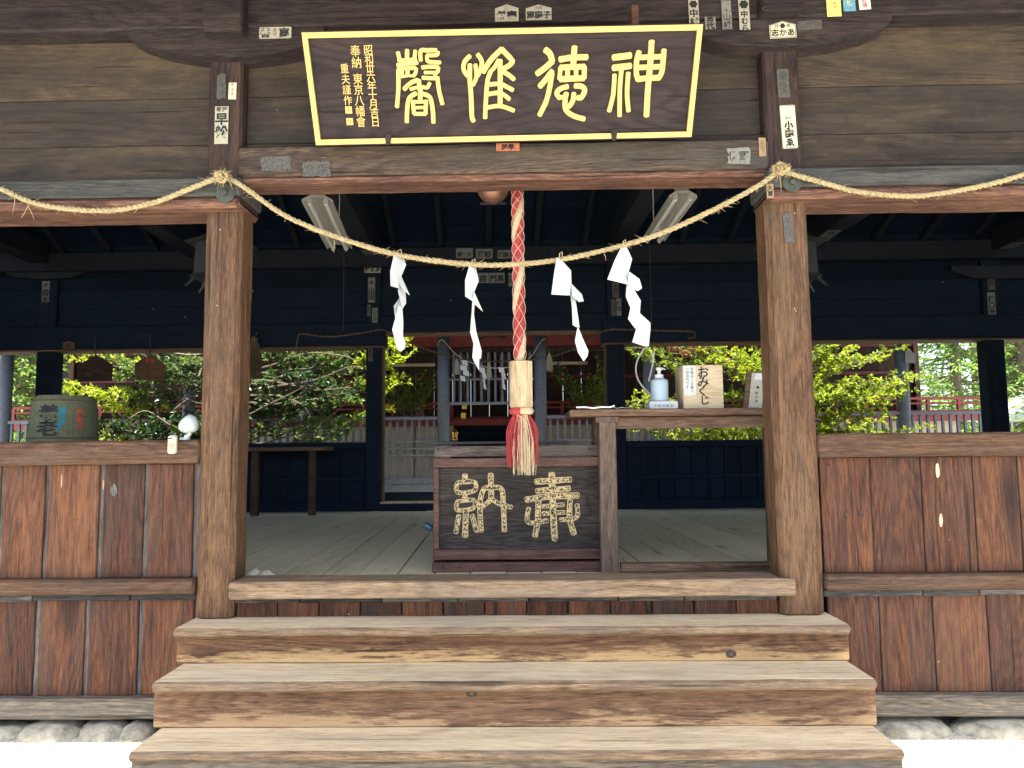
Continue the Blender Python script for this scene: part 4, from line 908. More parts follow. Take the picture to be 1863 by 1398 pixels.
NOU = [([(640, 262), (642, 305)], 30), ([(600, 305), (590, 330), (605, 362), (690, 352), (693, 302), (600, 305)], 22), ([(640, 372), (638, 405)], 24), ([(598, 412), (590, 440), (605, 462), (685, 450), (688, 405), (598, 412)], 22), ([(645, 470), (640, 608)], 29), ([(605, 492), (588, 588)], 25), ([(680, 490), (706, 582)], 25), ([(785, 258), (788, 400)], 28), ([(732, 580), (724, 430), (745, 345), (790, 334), (845, 342), (856, 430), (862, 578)], 26), ([(785, 403), (722, 455)], 23), ([(795, 403), (840, 428), (903, 445)], 23)]
studm, snt, sb, _ = newmat('studded_brass'); g = G(snt)
tc = g('TexCoord').outputs['Object']; v = g('TexVoronoi', {'Vector': tc, 'Scale': 130}); m_ = g.ramp(g('SeparateColor', {0: v.outputs['Color']}).outputs[0], [(.5, (.03, .024, .019)), (.58, (.5, .38, .17))])
snt.links.new(m_, sb.inputs['Base Color']); sb.inputs['Roughness'].default_value = .5
for nm_, strokes in (('納', NOU), ('奉', OUT)):
    b = MB(); c_ = MB()
    for pts, wd in strokes:
        q = [P(640+x/3.105, 780+y/3.105, YO+.0055) for x, y in pts]; nn = Vector((0, -1, 0)); wm_ = wd/3.105*YO/F
        stroke(b, q, wm_*1.12, nn, .004, wv=.18)
        c_q = q; stroke(c_, c_q, wm_*.82, nn, .0065, wv=.25)
    o = part('character_rim', b, M['studrim'], ob); part('studded_stroke', c_, studm, o)
b = MB(); p = P(779, 959, YO+.1); b.lathe([(.004, -.03), (.022, -.03), (.024, -.02), (.024, .02), (.02, .03), (.004, .03)], (0, 0, 0), 12)
rm = Matrix.Translation(p) @ Matrix.Rotation(R_(-60), 4, 'Y')
for v in b.bm.verts: v.co = rm @ v.co
b.tube([p+Vector((.02, 0, .012)), p+Vector((.045, 0, .024)), p+Vector((.07, 0, .02))], .007, 6)
part('side_latch', b, M['bluemetal'], ob)

# ================================================================== table with the fortune box
YT2 = 4.80
tb = thing('side_table', 'narrow brown wooden table right of the offering box with one square leg showing', 'table', (.9, YT2, ZF))
tz = lambda y, x=1240: PZ(x, y, YT2)
tx0, txr = PX(1092, 900, YT2), PX(1126, 900, YT2)
ztop = tz(744, 1200)
b = MB(); b.timber(0, PX(1036, 747, YT2-.02), 1.80, YT2-.02, YT2+.48, tz(757, 1200), ztop, .006, .002); part('tabletop', b, W['furn'], tb)
b = MB(); b.timber(0, tx0+.0, 1.74, YT2+.035, YT2+.06, tz(779, 1260), tz(757.5, 1260), .004, .001); part('apron', b, W['furn'], tb)
b = MB(); b.timber(2, ZF, tz(757), tx0, txr-.01, YT2-.002, YT2+.1, .006, .001); part('leg', b, W['furn_z'], tb)
b = MB(); b.timber(2, ZF, tz(757), 1.67, 1.77, YT2-.002, YT2+.1, .006, .001); part('leg', b, W['furn_z'], tb)
for x in (tx0, 1.67):
    b = MB(); b.timber(2, ZF, tz(757), x, x+.1, YT2+.36, YT2+.46, .006, .001); part('leg', b, W['furn_z'], tb)
b = MB(); b.timber(0, tx0-.02, txr+.01, YT2-.008, YT2+.06, tz(768), tz(757.2), .003); part('leg_cap', b, W['furn_z'], tb)
b = MB(); b.timber(0, txr+.002, 1.58, YT2-.03, YT2+.05, tz(1038, 1270), tz(1024, 1270), .005, .002); part('floor_stretcher', b, W['furn'], tb)
YF_ = YT2+.1
fb = thing('fortune_box', 'pale wooden fortune slip box brushed おみくじ on the table', 'fortune box', tuple(P(1270, 744, YF_)))
fx0, fx1 = PX(1243, 705, YF_), PX(1316, 705, YF_); fz1 = PZ(1280, 664, YF_); fz0 = ztop+.001
b = MB(); b.timber(2, fz0, fz1, fx0, fx1, YF_, YF_+.25, .004); part('case', b, W['paleboard'], fb)
b = MB(); m1 = YF_/F
for ch, x, y, s_ in (('お', 1279, 677, 22), ('み', 1279, 695, 22), ('く', 1278, 712, 20), ('じ', 1282, 728, 19)):
    q = P(x, y, YF_-.001); put_glyph(b, ch, q, Vector((s_*m1, 0, .001)), Vector((0, 0, s_*m1*1.0)), Vector((0, -1, 0)), .001, .022)
part('lettering', b, M['ink'], fb)
b = MB(); q0, q1 = P(1245, 720, YF_-.001), P(1265, 666, YF_-.001); b.box(q0.x, q1.x, YF_-.0015, YF_+.002, q0.z, q1.z, .0003); lb = part('paper_label', b, M['paper'], fb)
b = MB()
for k, s in enumerate(('お金はこの箱へ', '一回百円です')):
    for i, ch in enumerate(s): put_glyph(b, ch, P(1259-k*8.5, 671+i*6.8, YF_-.002), Vector((6.2*m1, 0, 0)), Vector((0, 0, 6.2*m1)), Vector((0, -1, 0)), .0012, .0)
part('label_lettering', b, M['navy'], lb)
hb = thing('sanitizer_bottle', 'frosted blue pump bottle of hand sanitizer standing on a white tray', 'pump bottle', tuple(P(1203, 735, YF_)))
hx = PX(1203, 715, YF_); hz0 = PZ(1203, 730, YF_); hr = 16*m1; hz1 = PZ(1203, 690, YF_)
b = MB(); b.lathe([(.001, hz0), (hr*.96, hz0), (hr, hz0+.006), (hr, hz1-.012), (hr*.94, hz1-.002), (hr*.6, hz1+.008), (hr*.42, hz1+.016), (.001, hz1+.016)], (hx, YF_+.06, 0), 24); part('bottle', b, M['bluebottle'], hb, smooth=True)
b = MB(); b.lathe([(.001, hz1+.012), (hr*.5, hz1+.012), (hr*.5, hz1+.034), (hr*.2, hz1+.036), (hr*.2, hz1+.062), (hr*.36, hz1+.064), (hr*.36, hz1+.082), (.001, hz1+.084)], (hx, YF_+.06, 0), 16); b.tube([(hx, YF_+.06, hz1+.073), (hx+.018, YF_+.04, hz1+.074), (hx+.034, YF_+.02, hz1+.066)], [.007, .006, .004], 8); part('pump', b, M['paper'], hb)
tr = thing('white_tray', 'low white plastic tray under the blue pump bottle', 'tray', tuple(P(1208, 744, YF_)))
b = MB(); q0, q1 = P(1182, 745, YF_-.02), P(1234, 731, YF_-.02); b.box(q0.x, q1.x, YF_-.02, YF_+.14, ztop+.001, hz0-.001, .006); part('tray_body', b, M['paper'], tr)
b = MB()
for i, ch in enumerate('手指消毒液'): put_glyph(b, ch, P(1192+i*7.5, 738, YF_-.021), Vector((6*m1, 0, 0)), Vector((0, 0, 6*m1)), Vector((0, -1, 0)), .001, 0)
part('lettering', b, M['teal'], tr)
for k, (lab, a0, a1, cl) in enumerate((('white sheet of paper curling off the left end of the table', 1048, 1118, .02), ('second folded sheet of paper lying beside the curling one', 1112, 1150, .012))):
    t = thing('paper_sheet', lab, 'paper sheet', tuple(P((a0+a1)/2, 744, YT2+.05)), 'loose papers on the table')
    b = MB(); x0, x1 = PX(a0, 744, YT2), PX(a1, 744, YT2); N = 14; rows = []
    for i in range(N+1):
        u = i/N; z = ztop+.003+k*.003+cl*(abs(u-.5)*2)**3*(.6 if u > .5 else .35)+.006*math.sin(u*7+k)**2
        rows.append([Vector((x0+(x1-x0)*u, YT2-.01+.03*math.sin(u*3)*k, z)), Vector((x0+(x1-x0)*u+.03, YT2+.22, z+.004)), Vector((x0+(x1-x0)*u+.03, YT2+.22, z+.006)), Vector((x0+(x1-x0)*u, YT2-.01+.03*math.sin(u*3)*k, z+.002+.008*(1-k)))])
    b.loft(rows); part('sheet', b, M['paper'], t)
t = thing('round_stone', 'small brownish rounded pebble lying among the papers on the table', 'pebble', tuple(P(1087, 741, YT2+.2)))
b = MB(); q = P(1087, 741, YT2+.2); b.lathe([(.002, -.02), (.022, -.014), (.03, 0), (.022, .014), (.002, .018)], (q.x, q.y, ztop+.026), 14); part('pebble', b, M['copper'], t, smooth=True)
# leaning framed talisman at the right end
t = thing('leaning_frame', 'brown edged board with a cream panel and small crest leaning beside the right pillar', 'framed board', tuple(P(1380, 745, YF_+.05)))
Yq = YF_+.04; q = [P(1352, 744.5, Yq), P(1400, 745, Yq), P(1403, 675, Yq+.07), P(1359, 676, Yq+.07)]
b = MB(); b.prism(q, (0, .02, 0)); part('board', b, W['furn'], t)
b = MB(); q = [P(1362, 742, Yq-.003), P(1386, 742, Yq-.003), P(1392, 679, Yq+.062), P(1368, 679, Yq+.062)]; b.prism(q, (0, .004, 0)); o = part('cream_panel', b, M['slip'], t)
b = MB(); q = [P(1372, 691, Yq+.045), P(1388, 691, Yq+.045), P(1390, 679.5, Yq+.056), P(1375, 679.5, Yq+.056)]; b.prism(q, (0, .003, 0)); part('paper_patch', b, M['paper'], o)
b = MB(); cc = P(1379, 705, Yq+.028); b.loft([[cc+Vector((rr*math.cos(a*.628), d, rr*math.sin(a*.628))) for a in range(10)] for rr, d in ((.009, 0), (.008, -.003))]); 
for i, ch in enumerate('御守護'): put_glyph(b, ch, P(1376, 715+i*7.5, Yq+.013-i*.008), Vector((.02, 0, 0)), Vector((0, 0, .02)), Vector((0, -1, 0)), .001, 0)
part('crest', b, M['ink'], o)
# white cord hanging from the rear beam, hooked to the table's bottle
t = thing('looped_cord', 'thin white cord looping down in front of the right rear window behind the pump bottle', 'cord', tuple(P(1170, 680, 5.6)))
b = MB(); b.tube(smooth_path([P(1172, 634, 5.6), P(1160, 655, 5.55), P(1157, 675, 5.5), P(1163, 695, 5.45), P(1178, 713, 5.4), P(1188, 722, 5.3)], 8), .006, 6); part('cord_loop', b, M['cable'], t)
b = MB(); b.tube(smooth_path([P(1190, 640, 5.6), P(1187, 665, 5.58), P(1180, 694, 5.55)], 8), .006, 6); b.tube(smooth_path([P(1189, 655, 5.6), P(1183, 660, 5.6)], 4), .004, 5); part('cord_tail', b, M['cable'], t)

# ================================================================== things on and behind the left rail
t = thing('sake_barrel', 'straw wrapped sake barrel with big navy brush characters behind the left rail', 'sake barrel', tuple(P(117, 798, 5.2)))
Yk = 5.35; kx = PX(117, 760, Yk); kr = 57*Yk/F; kz1, kz0 = PZ(117, 719, Yk-.15), PZ(117, 812, Yk-.15)
prof = [(.01, kz0-.02), (kr*.97, kz0-.02), (kr*1.0, kz0+.03)]+[(kr*(1.0-.1*(i/8)**1.6), kz0+.03+(kz1-kz0-.07)*i/8) for i in range(1, 9)]+[(kr*.86, kz1-.02), (kr*.78, kz1), (.01, kz1+.004)]
b = MB(); b.lathe(prof, (kx, Yk, 0), 40); part('straw_wrap', b, M['strawmat'], t, smooth=False)
def barrel(x, y, lift):
    a = math.atan2(-kx, Yk)+math.asin(max(-1, min(1, (x-117)/57))); z = PZ(117, y, Yk-kr); tt = max(0, min(1, (z-kz0-.03)/(kz1-kz0-.07))); rr = kr*(1.0-.1*tt**1.6)+lift
    return Vector((kx+rr*math.sin(a), Yk-rr*math.cos(a), z))
def on_barrel(mb, pts, wd, lift):
    q = smooth_path([barrel(x, y, lift) for x, y in pts], 5); 
    for i in range(len(q)-1):
        d = (q[i+1]-q[i]).normalized(); nn = Vector((q[i].x-kx, q[i].y-Yk, 0)).normalized(); s_ = d.cross(nn)*wd*Yk/F/2
        mb.face(mb.ring([q[i]+s_, q[i+1]+s_, q[i+1]-s_, q[i]-s_]))
b = MB()
for ch, cy in (('養', 750), ('老', 778)):
    put_glyph(b, ch, Vector(), Vector(), Vector(), Vector(), bold=.015, fn=lambda x, y, cy=cy: barrel(92+x*33, cy-y*31, .009))
part('brush_lettering', b, M['navy'], t)
b = MB(); pts = [(108, 743), (117, 738), (121, 746), (117, 756), (120, 765), (113, 778), (104, 783), (106, 770), (111, 760), (106, 752)]; b.face(b.ring([barrel(x, y, .002) for x, y in pts])); part('teal_shape', b, M['teal'], t)
b = MB()
for i, ch in enumerate('養老酒'): put_glyph(b, ch, Vector(), Vector(), Vector(), Vector(), bold=.02, fn=lambda x, y, i=i: barrel(141+x*13, 750+i*13-y*13, .008))
part('red_lettering', b, M['redink'], t)
b = MB()
for zz in (kz1-.035, kz0+.06):
    tt = max(0, min(1, (zz-kz0-.03)/(kz1-kz0-.07))); rr = kr*(1.0-.1*tt**1.6)+.003; b.tube([(kx+rr*math.cos(a*math.pi/20), Yk+rr*math.sin(a*math.pi/20), zz) for a in range(41)], .005, 6)
part('binding_cord', b, M['oldstraw'], t)
sh = thing('barrel_stand', 'dark wooden stand under the sake barrel behind the left rail', 'stand', (kx, Yk, ZF))
b = MB(); b.box(kx-.45, kx+.45, Yk-.3, Yk+.3, kz0-.07, kz0-.022); part('stand_top', b, W['furn'], sh)
for dx in (-.4, .34):
    for dy in (-.26, .2): b = MB(); b.box(kx+dx, kx+dx+.06, Yk+dy, Yk+dy+.06, ZF, kz0-.071); part('leg', b, W['furn_z'], sh)
# votive boards hanging from the rear beam
for lab, px0, px1, pyt, pyb, hk, mt, ch, tilt in (('dark horse picture votive board hanging by string left of the plain brown one', 142, 203, 647, 694, (172, 613), 'ema', '', -1.5), ('plain brown votive board with a small seal hanging right of the dark one', 246, 300, 646, 693, (273, 611), 'ema2', '奉納', 3)):
    Yv = YB-.12; t = thing('votive_board', lab, 'votive board', tuple(P((px0+px1)/2, (pyt+pyb)/2, Yv)), 'votive boards hanging under the left rear beam')
    cx = (px0+px1)/2; tl = tilt
    pt = lambda x, y: P(x, y+(x-cx)*math.tan(R_(tl)), Yv)
    b = MB(); b.prism([pt(px0, pyb), pt(px1, pyb), pt(px1+1, pyt+17), pt(cx+2, pyt-1), pt(px0-1, pyt+17)], (0, .02, 0)); part('board', b, W[mt], t)
    b = MB(); q = P(cx+1, pyt, Yv); h = P(hk[0], hk[1], Yv); b.tube([q, q+(h-q)*.5, h], .006, 6); b.tube([h, h+Vector((-.02, 0, .03)), h+Vector((-.03, .06, .02))], .006, 6); part('string', b, M['string'], t)
    b = MB(); n_ = Vector((0, -1, 0))
    if ch:
        for i, c_ in enumerate(ch): put_glyph(b, c_, pt(cx-5+i*10, pyt+11)+n_*.001, Vector((.055, 0, 0)), Vector((0, 0, .055)), n_, .002, .02)
        part('seal_lettering', b, M['redink'], t)
    else:
        pts = [(-20, 8), (-14, -2), (-16, -12), (-8, -16), (2, -8), (14, -6), (20, 6), (14, 12), (8, 4), (-4, 4), (-10, 12)]
        b.face(b.ring([pt(cx+x, pyt+28+y)+n_*.002 for x, y in pts])); part('horse_picture', b, W['boxface'], t)
# white lamp and sensor on the left rail
Yw = 4.24; t = thing('security_lamp', 'white egg shaped lamp head on a swivel foot on the left rail', 'lamp', tuple(P(345, 797, Yw)))
c = P(344, 773, Yw); s_ = Yw/F
b = MB(); b.lathe([(.001, -.062), (.012, -.06), (.03, -.048), (.044, -.026), (.052, .002), (.054, .02), (.048, .034), (.046, .036), (.03, .05), (.001, .056)], (0, 0, 0), 28)
rm = Matrix.Translation(c) @ Matrix.Rotation(R_(66), 4, 'Y')
for v in b.bm.verts: v.co = rm @ v.co
part('lamp_head', b, M['wplastic'], t, smooth=True)
b = MB(); f0 = P(340, 798, Yw); b.tube([f0, f0+Vector((.002, 0, .012)), f0+Vector((.012, 0, .02)), c+Vector((.01, 0, -.045))], [.02, .017, .011, .012], 10); b.lathe([(.001, 0), (.03, 0), (.03, .01), (.022, .016), (.001, .016)], (f0.x-.012, f0.y, 1.6725), 18); part('swivel_foot', b, M['wplastic'], t)
t = thing('sensor_box', 'yellowed plastic sensor box fixed on the left rail below the white lamp', 'sensor box', tuple(P(314, 808, 4.17)))
b = MB(); q0, q1 = P(306.5, 826, 4.165), P(321.5, 792.5, 4.165); b.box(q0.x, q1.x, 4.145, 4.184, q0.z, q1.z, .008); part('case', b, M['yplastic'], t)
b = MB(); 
for k in range(5): b.box(q0.x+.011+k*.006, q0.x+.0135+k*.006, 4.143, 4.146, q0.z+.022, q0.z+.06, .0005)
part('vent_slots', b, M['slipb'], t)
b = MB(); b.tube([(q0.x+.006, 4.144, q1.z-.016), (q0.x+.018, 4.138, q1.z-.02), (q0.x+.028, 4.144, q1.z-.012)], .003, 6); part('wire_clip', b, M['iron'], t)
t = thing('loose_papers', 'curled cream paper lying on the floor inside the left pillar', 'paper', tuple(P(465, 1043, 4.3)))
b = MB()
for (x0, x1, zz, ph) in ((440, 490, .02, 0), (436, 470, .035, 1.2)):
    N = 10; rows = []
    for i in range(N+1):
        u = i/N; x = PX(x0+(x1-x0)*u, 1046, 4.5); z = ZF+.004+zz*math.sin(u*2.6+ph)**2; rows.append([(x, 4.42, z), (x+.02, 4.62, z+.03+.02*math.sin(u*4)), (x+.02, 4.62, z+.033+.02*math.sin(u*4)), (x, 4.42, z+.003)])
    b.loft(rows)
part('sheet', b, M['slipw'], t)

# ================================================================== lamps, lanterns and other things inside
for lab, near, far, sgn in (('left twin tube lamp hanging under the dark ceiling', (577, 366, 57), (618, 452, 40), -1), ('right twin tube lamp hanging under the dark ceiling', (1243, 358, 52), (1188, 438, 38), 1)):
    Yn = 5.8; pn = P(near[0], near[1], Yn); pf = Pz(far[0], far[1], pn.z)
    t = thing('tube_lamp', lab, 'ceiling lamp', tuple(pn), 'twin tube lamps'); d = (pf-pn).normalized(); s = Vector((d.y, -d.x, 0)); ln = (pf-pn).length; hw = near[2]*Yn/F/2; up = Vector((0, 0, 1))
    b = MB(); sec = [(-hw, -.01), (-hw, .012), (-hw*.45, .05), (hw*.45, .05), (hw, .012), (hw, -.01), (hw*.4, .035), (-hw*.4, .035)]
    b.loft([[pn+d*a+s*x+up*z for x, z in sec] for a in (0, ln)]); part('reflector', b, M['enamel'], t)
    for k in (-.5, .5):
        b = MB(); a0 = pn+s*hw*k*1.05+up*(-.016); b.tube([a0+d*.012, a0+d*(ln-.012)], .016, 12); part('tube', b, M['tubeglass'], t)
    b = MB()
    for k in (-.5, .5):
        for q in (.0, ln-.03): a0 = pn+s*hw*k*1.05+d*q; b.tube([a0+d*0, a0+d*.03], .022, 10); b.tube([a0+d*.015, a0+d*.015+up*.03], .014, 8)
    part('sockets', b, M['enamel'], t)
    b = MB(); a0 = pn+d*.04+up*.05; b.loft([[a0+d*q+s*x+up*z for x, z in ((-.055, 0), (.055, 0), (.055, .11), (-.055, .11))] for q in (0, .03)]); b.tube([a0+up*.11, a0+up*.9], .006, 6); b.tube([a0+d*(ln-.1), a0+d*(ln-.1)+up*.9], .006, 6); part('hanger', b, M['enamel'], t)
    b = MB(); e_ = pf-d*.05+s*hw*.4*(-sgn); zlow = PZ(617 if sgn < 0 else 1192, 603 if sgn < 0 else 592, e_.y); b.tube([e_, Vector((e_.x, e_.y, zlow))], .0025, 5); part('pull_string', b, M['string'], t)
def lantern(px, label):
    Yl = 4.95; c = P(px, 470, Yl); t = thing('hanging_lantern', label, 'lantern', tuple(c), 'bronze lanterns behind the front pillars'); u = Yl/F
    zr = PZ(px, 446, Yl); zb_ = PZ(px, 505, Yl); R6 = lambda r, z, ph=30: [Vector((c.x+r*math.cos(R_(60*k+ph)), c.y+r*math.sin(R_(60*k+ph)), z)) for k in range(6)]
    b = MB(); b.loft([R6(66*u, zr), R6(64*u, zr+.008), R6(40*u, zr+.04), R6(22*u, zr+.09), R6(8*u, zr+.12), R6(8*u, zr+.16)]); part('lantern_roof', b, M['bronze'], t)
    b = MB(); b.loft([R6(44*u, zr-.002), R6(47*u, zb_)]); part('lantern_body', b, M['bronze'], t)
    b = MB(); b.loft([R6(52*u, zb_), R6(54*u, zb_-.012)]); part('lantern_floor', b, M['bronze'], t)
    for k in range(6):
        a = R_(60*k+30); dd = Vector((math.cos(a), math.sin(a), 0)); p0 = Vector((c.x, c.y, zb_-.012))+dd*46*u
        b = MB(); b.tube([p0, p0+dd*4*u+Vector((0, 0, -.03)), p0+dd*14*u+Vector((0, 0, -.066))], [.012, .011, .008], 6); part('leg', b, M['bronze'], t)
    b = MB(); b.tube([(c.x, c.y, zr+.15), (c.x, c.y, 4.2)], .008, 6); part('chain', b, M['bronze'], t)
lantern(402, 'green bronze hanging lantern half hidden behind the left front pillar')
lantern(1438, 'green bronze hanging lantern half hidden behind the right front pillar')
Yd = 9.3; t = thing('wall_shelf', 'low narrow bench with pale edge along the left rear wall', 'bench', tuple(P(515, 925, Yd)))
b = MB(); b.timber(0, PX(300, 816, Yd), PX(594, 816, Yd), Yd, Yd+.35, PZ(515, 821, Yd), PZ(515, 814, Yd), .006); part('seat', b, W['furn'], t)
for a, c_ in ((455, 468), (560, 572), (330, 342)):
    b = MB(); b.timber(2, ZF, PZ(515, 821, Yd), PX(a, 870, Yd), PX(c_, 870, Yd), Yd+.02, Yd+.1, .005); part('leg', b, W['ema'], t)
t = thing('straw_bundle', 'old dark straw bundle hanging at the left rear window', 'straw bundle', tuple(P(462, 650, YB-.15)))
b = MB(); c = P(463, 616, YB-.15)
for k in range(130):
    a = rnd.uniform(0, 6.28); rr = rnd.random()**.5; ln = rnd.uniform(.4, .56); d = Vector((math.cos(a), math.sin(a)*.6, 0)); 
    b.tube([c+d*rr*.02, c+d*rr*.07+Vector((0, 0, -.12)), c+d*rr*.115+Vector((0, 0, -.3)), c+d*rr*.1+Vector((rnd.uniform(-.02, .02), 0, -ln))], [.006, .007, .006, .003], 4)
part('straw', b, M['oldstraw'], t)
b = MB(); b.lathe([(.03, .02), (.045, 0), (.045, -.03), (.035, -.05)], tuple(c), 10); b.tube([c, c+Vector((0, .1, .1))], .01, 6); part('binding', b, M['oldstraw'], t)
t = thing('thin_rope', 'thin old rope sagging across the rear wall and doorway', 'rope', tuple(P(900, 655, YB-.1)))
b = MB(); Yq = YB-.1
for pts in ([(538, 640), (543, 612), (552, 608), (600, 613), (660, 606), (697, 601), (735, 620), (800, 644), (860, 656), (930, 657), (1000, 650), (1060, 628), (1098, 603), (1140, 600), (1200, 602), (1250, 603), (1264, 606), (1262, 615)],):
    twisted(b, smooth_path([P(x, y, Yq) for x, y in pts], 6), .013, 6, 2, 5, .03)
for x0, y0 in ((540, 636), (1258, 614)):
    for k in range(10): p = P(x0, y0, Yq); b.tube([p, p+Vector((rnd.uniform(-.06, .06), -.01, rnd.uniform(-.07, .03)))], .004, 4)
part('rope_strands', b, M['oldstraw'], t)
def tassel(x, y0, y1, Y, label):
    t = thing('straw_tassel', label, 'straw tassel', tuple(P(x, y0, Y)), 'straw tassels hanging in the doorway'); b = MB(); c = P(x, y0, Y); L0 = (y1-y0)*Y/F
    for k in range(46):
        a = rnd.uniform(0, 6.28); rr = rnd.random()**.5; d = Vector((math.cos(a), math.sin(a), 0))
        b.tube([c, c+d*rr*.035+Vector((0, 0, -L0*.4)), c+d*rr*.05+Vector((rnd.uniform(-.01, .01), 0, -L0*rnd.uniform(.8, 1)))], [.005, .006, .003], 4)
    part('straw', b, M['slip'], t)
    b = MB(); b.tube([c+Vector((0, 0, -.03)), c, c+Vector((0, 0, .05))], [.012, .01, .005], 6); part('tie', b, M['oldstraw'], t)
YG = 12.9
tassel(831, 650, 684, YG-.12, 'left straw tassel on the pale gate string'); tassel(889, 654, 692, YG-.12, 'middle straw tassel between two small paper streamers'); tassel(999, 640, 678, YB-.12, 'straw tassel right of the bell rope')
t = thing('pale_string', 'thin pale string sagging between the grey gate posts', 'string', tuple(P(880, 660, YG-.12)))
b = MB(); b.tube(smooth_path([P(x, y, YG-.12) for x, y in ((796, 628), (805, 619), (830, 645), (862, 662), (900, 670), (940, 665), (965, 650), (984, 622), (992, 616))], 6), .009, 6); part('cord', b, M['slip'], t)
for x, y0, y1, lab in ((844, 655, 693, 'small zigzag paper streamer left of the middle straw tassel'), (877, 668, 708, 'small torn paper streamer just left of the middle straw tassel'), (912, 668, 708, 'small torn paper streamer nearest the bell rope grip')):
    t = thing('small_streamer', lab, 'paper streamer', tuple(P(x, y0, YG-.16)), 'small paper streamers on the gate string'); b = MB(); h_ = (y1-y0)/4
    zig = [(-4, 6), (-7, 5), (-2, 9), (-7, 2)] if x == 844 else [(-4, 7), (2, 9), (2, 6), (3, 8)]
    for k, (a, c_) in enumerate(zig):
        wq = c_-a if x == 844 else (10, 7, 4, 5)[k]; a2 = a if x == 844 else (-5, 0, 1, 2)[k]
        b.prism([P(x+a2, y0+k*h_, YG-.16-.004*k), P(x+a2+wq, y0+k*h_+2, YG-.16-.004*k), P(x+a2+wq+1, y0+(k+1)*h_+2, YG-.17-.004*k), P(x+a2+1, y0+(k+1)*h_-1, YG-.17-.004*k)], (0, .002, 0))
    part('folded_paper', b, M['paper'], t)

# ================================================================== courtyard: grey fence and gate
def pcol(b, px, Y, z0, z1, r, n=10):
    x = PX(px, 700, Y); b.lathe([(r, z0), (r, z1)], (x, Y, 0), n)
zf = lambda y, x=740: PZ(x, y, YG)
ft, fb_, fs = zf(761), zf(871), zf(895)
def fence(name, label, x0, x1, posts):
    t = thing(name, label, 'fence', (x0, YG, 0), 'grey picket fences of the inner court')
    b = MB(); b.timber(0, x0, x1, YG-.045, YG+.045, ft-.035, ft+.02, .006); part('top_rail', b, M['greyrail'], t)
    b = MB(); b.timber(0, x0, x1, YG-.06, YG+.06, fs, zf(882), .008); b.timber(0, x0, x1, YG-.05, YG+.05, zf(881), fb_, .008); part('bottom_rail', b, M['greyrail'], t)
    for y in (804, 817, 829):
        b = MB(); b.timber(0, x0, x1, YG-.03, YG-.01, zf(y+1.6), zf(y-1.6), .003); part('cross_rail', b, M['greyrail'], t)
    n = int((x1-x0)/.127)
    for k in range(n):
        x = x0+(k+.5)*(x1-x0)/n; b = MB(); b.timber(2, fb_-.01, ft-.03, x-.021, x+.021, YG-.008, YG+.034, .004); part('picket', b, M['greyrail'], t)
    b = MB(); b.box(x0, x1, YG+.02, YG+.1, .0, fs-.003); part('void_shade_board', b, W['inner'], t)  # added board, dark in place of the shaded gap under the fence
    for px in posts:
        b = MB(); pcol(b, px, YG, 0, 3.75, .105, 16); part('fence_post', b, M['greypost'], t, smooth=True)
gx0, gx1 = PX(807, 700, YG), PX(983, 700, YG)
xL, xR = PX(-60, 700, YG), PX(1800, 700, YG)
fence('picket_fence', 'grey picket fence left of the gate, running behind the left tree', xL, gx0-.1, (11, 345, 560))
fence('picket_fence', 'grey picket fence right of the gate, running past the right rear window', gx1+.1, xR, (1181, 1642))
t = thing('inner_gate', 'inner gate with two grey round posts, red beam and hanging grille', 'gate', (gx0, YG, 0))
for px in (807, 983):
    b = MB(); pcol(b, px, YG, 0, 4.3, .105, 18); part('gate_post', b, M['greypost'], t, smooth=True)
b = MB(); b.timber(0, PX(640, 620, YG), PX(1150, 620, YG), YG+.0, YG+.12, zf(633), zf(604), .01); part('red_beam', b, M['redpaint'], t)
b = MB(); b.timber(0, PX(640, 620, YG), PX(1150, 620, YG), YG-.02, YG+.14, zf(641), zf(634), .006); part('dark_beam', b, W['honden'], t)
b = MB(); b.tube(smooth_path([P(870, 619, YG-.02), P(885, 612, YG-.03), P(900, 611, YG-.03), P(915, 615, YG-.03), P(919, 610, YG-.03)], 5), .014, 6); part('iron_hook', b, M['iron'], t)
b = MB(); b.timber(0, gx0+.1, gx1-.1, YG-.03, YG+.03, PZ(895, 736.5, YG), PZ(895, 731.5, YG), .005); b.timber(0, gx0+.1, gx1-.1, YG-.02, YG+.02, PZ(895, 692, YG), PZ(895, 688.5, YG), .004); part('grille_rail', b, M['greyrail'], t)
b = MB()
for k in range(12):
    x = gx0+.12+(gx1-gx0-.24)*(k+.5)/12; b.timber(2, PZ(895, 732, YG), PZ(895, 641, YG), x-.02, x+.02, YG-.012, YG+.028, .004)
part('grille_bars', b, M['greyrail'], t)
b = MB(); b.prism([P(x, y, YG-.13) for x, y in ((1647, 661), (1647, 641), (1651, 636), (1656, 635), (1660, 641), (1666, 644), (1666, 661))], (0, .02, 0)); t2 = thing('pale_notice', 'pale rounded notice board fixed to the right grey fence post', 'notice', tuple(P(1656, 650, YG-.13))); part('board', b, M['paper'] if False else M['slipi'], t2)

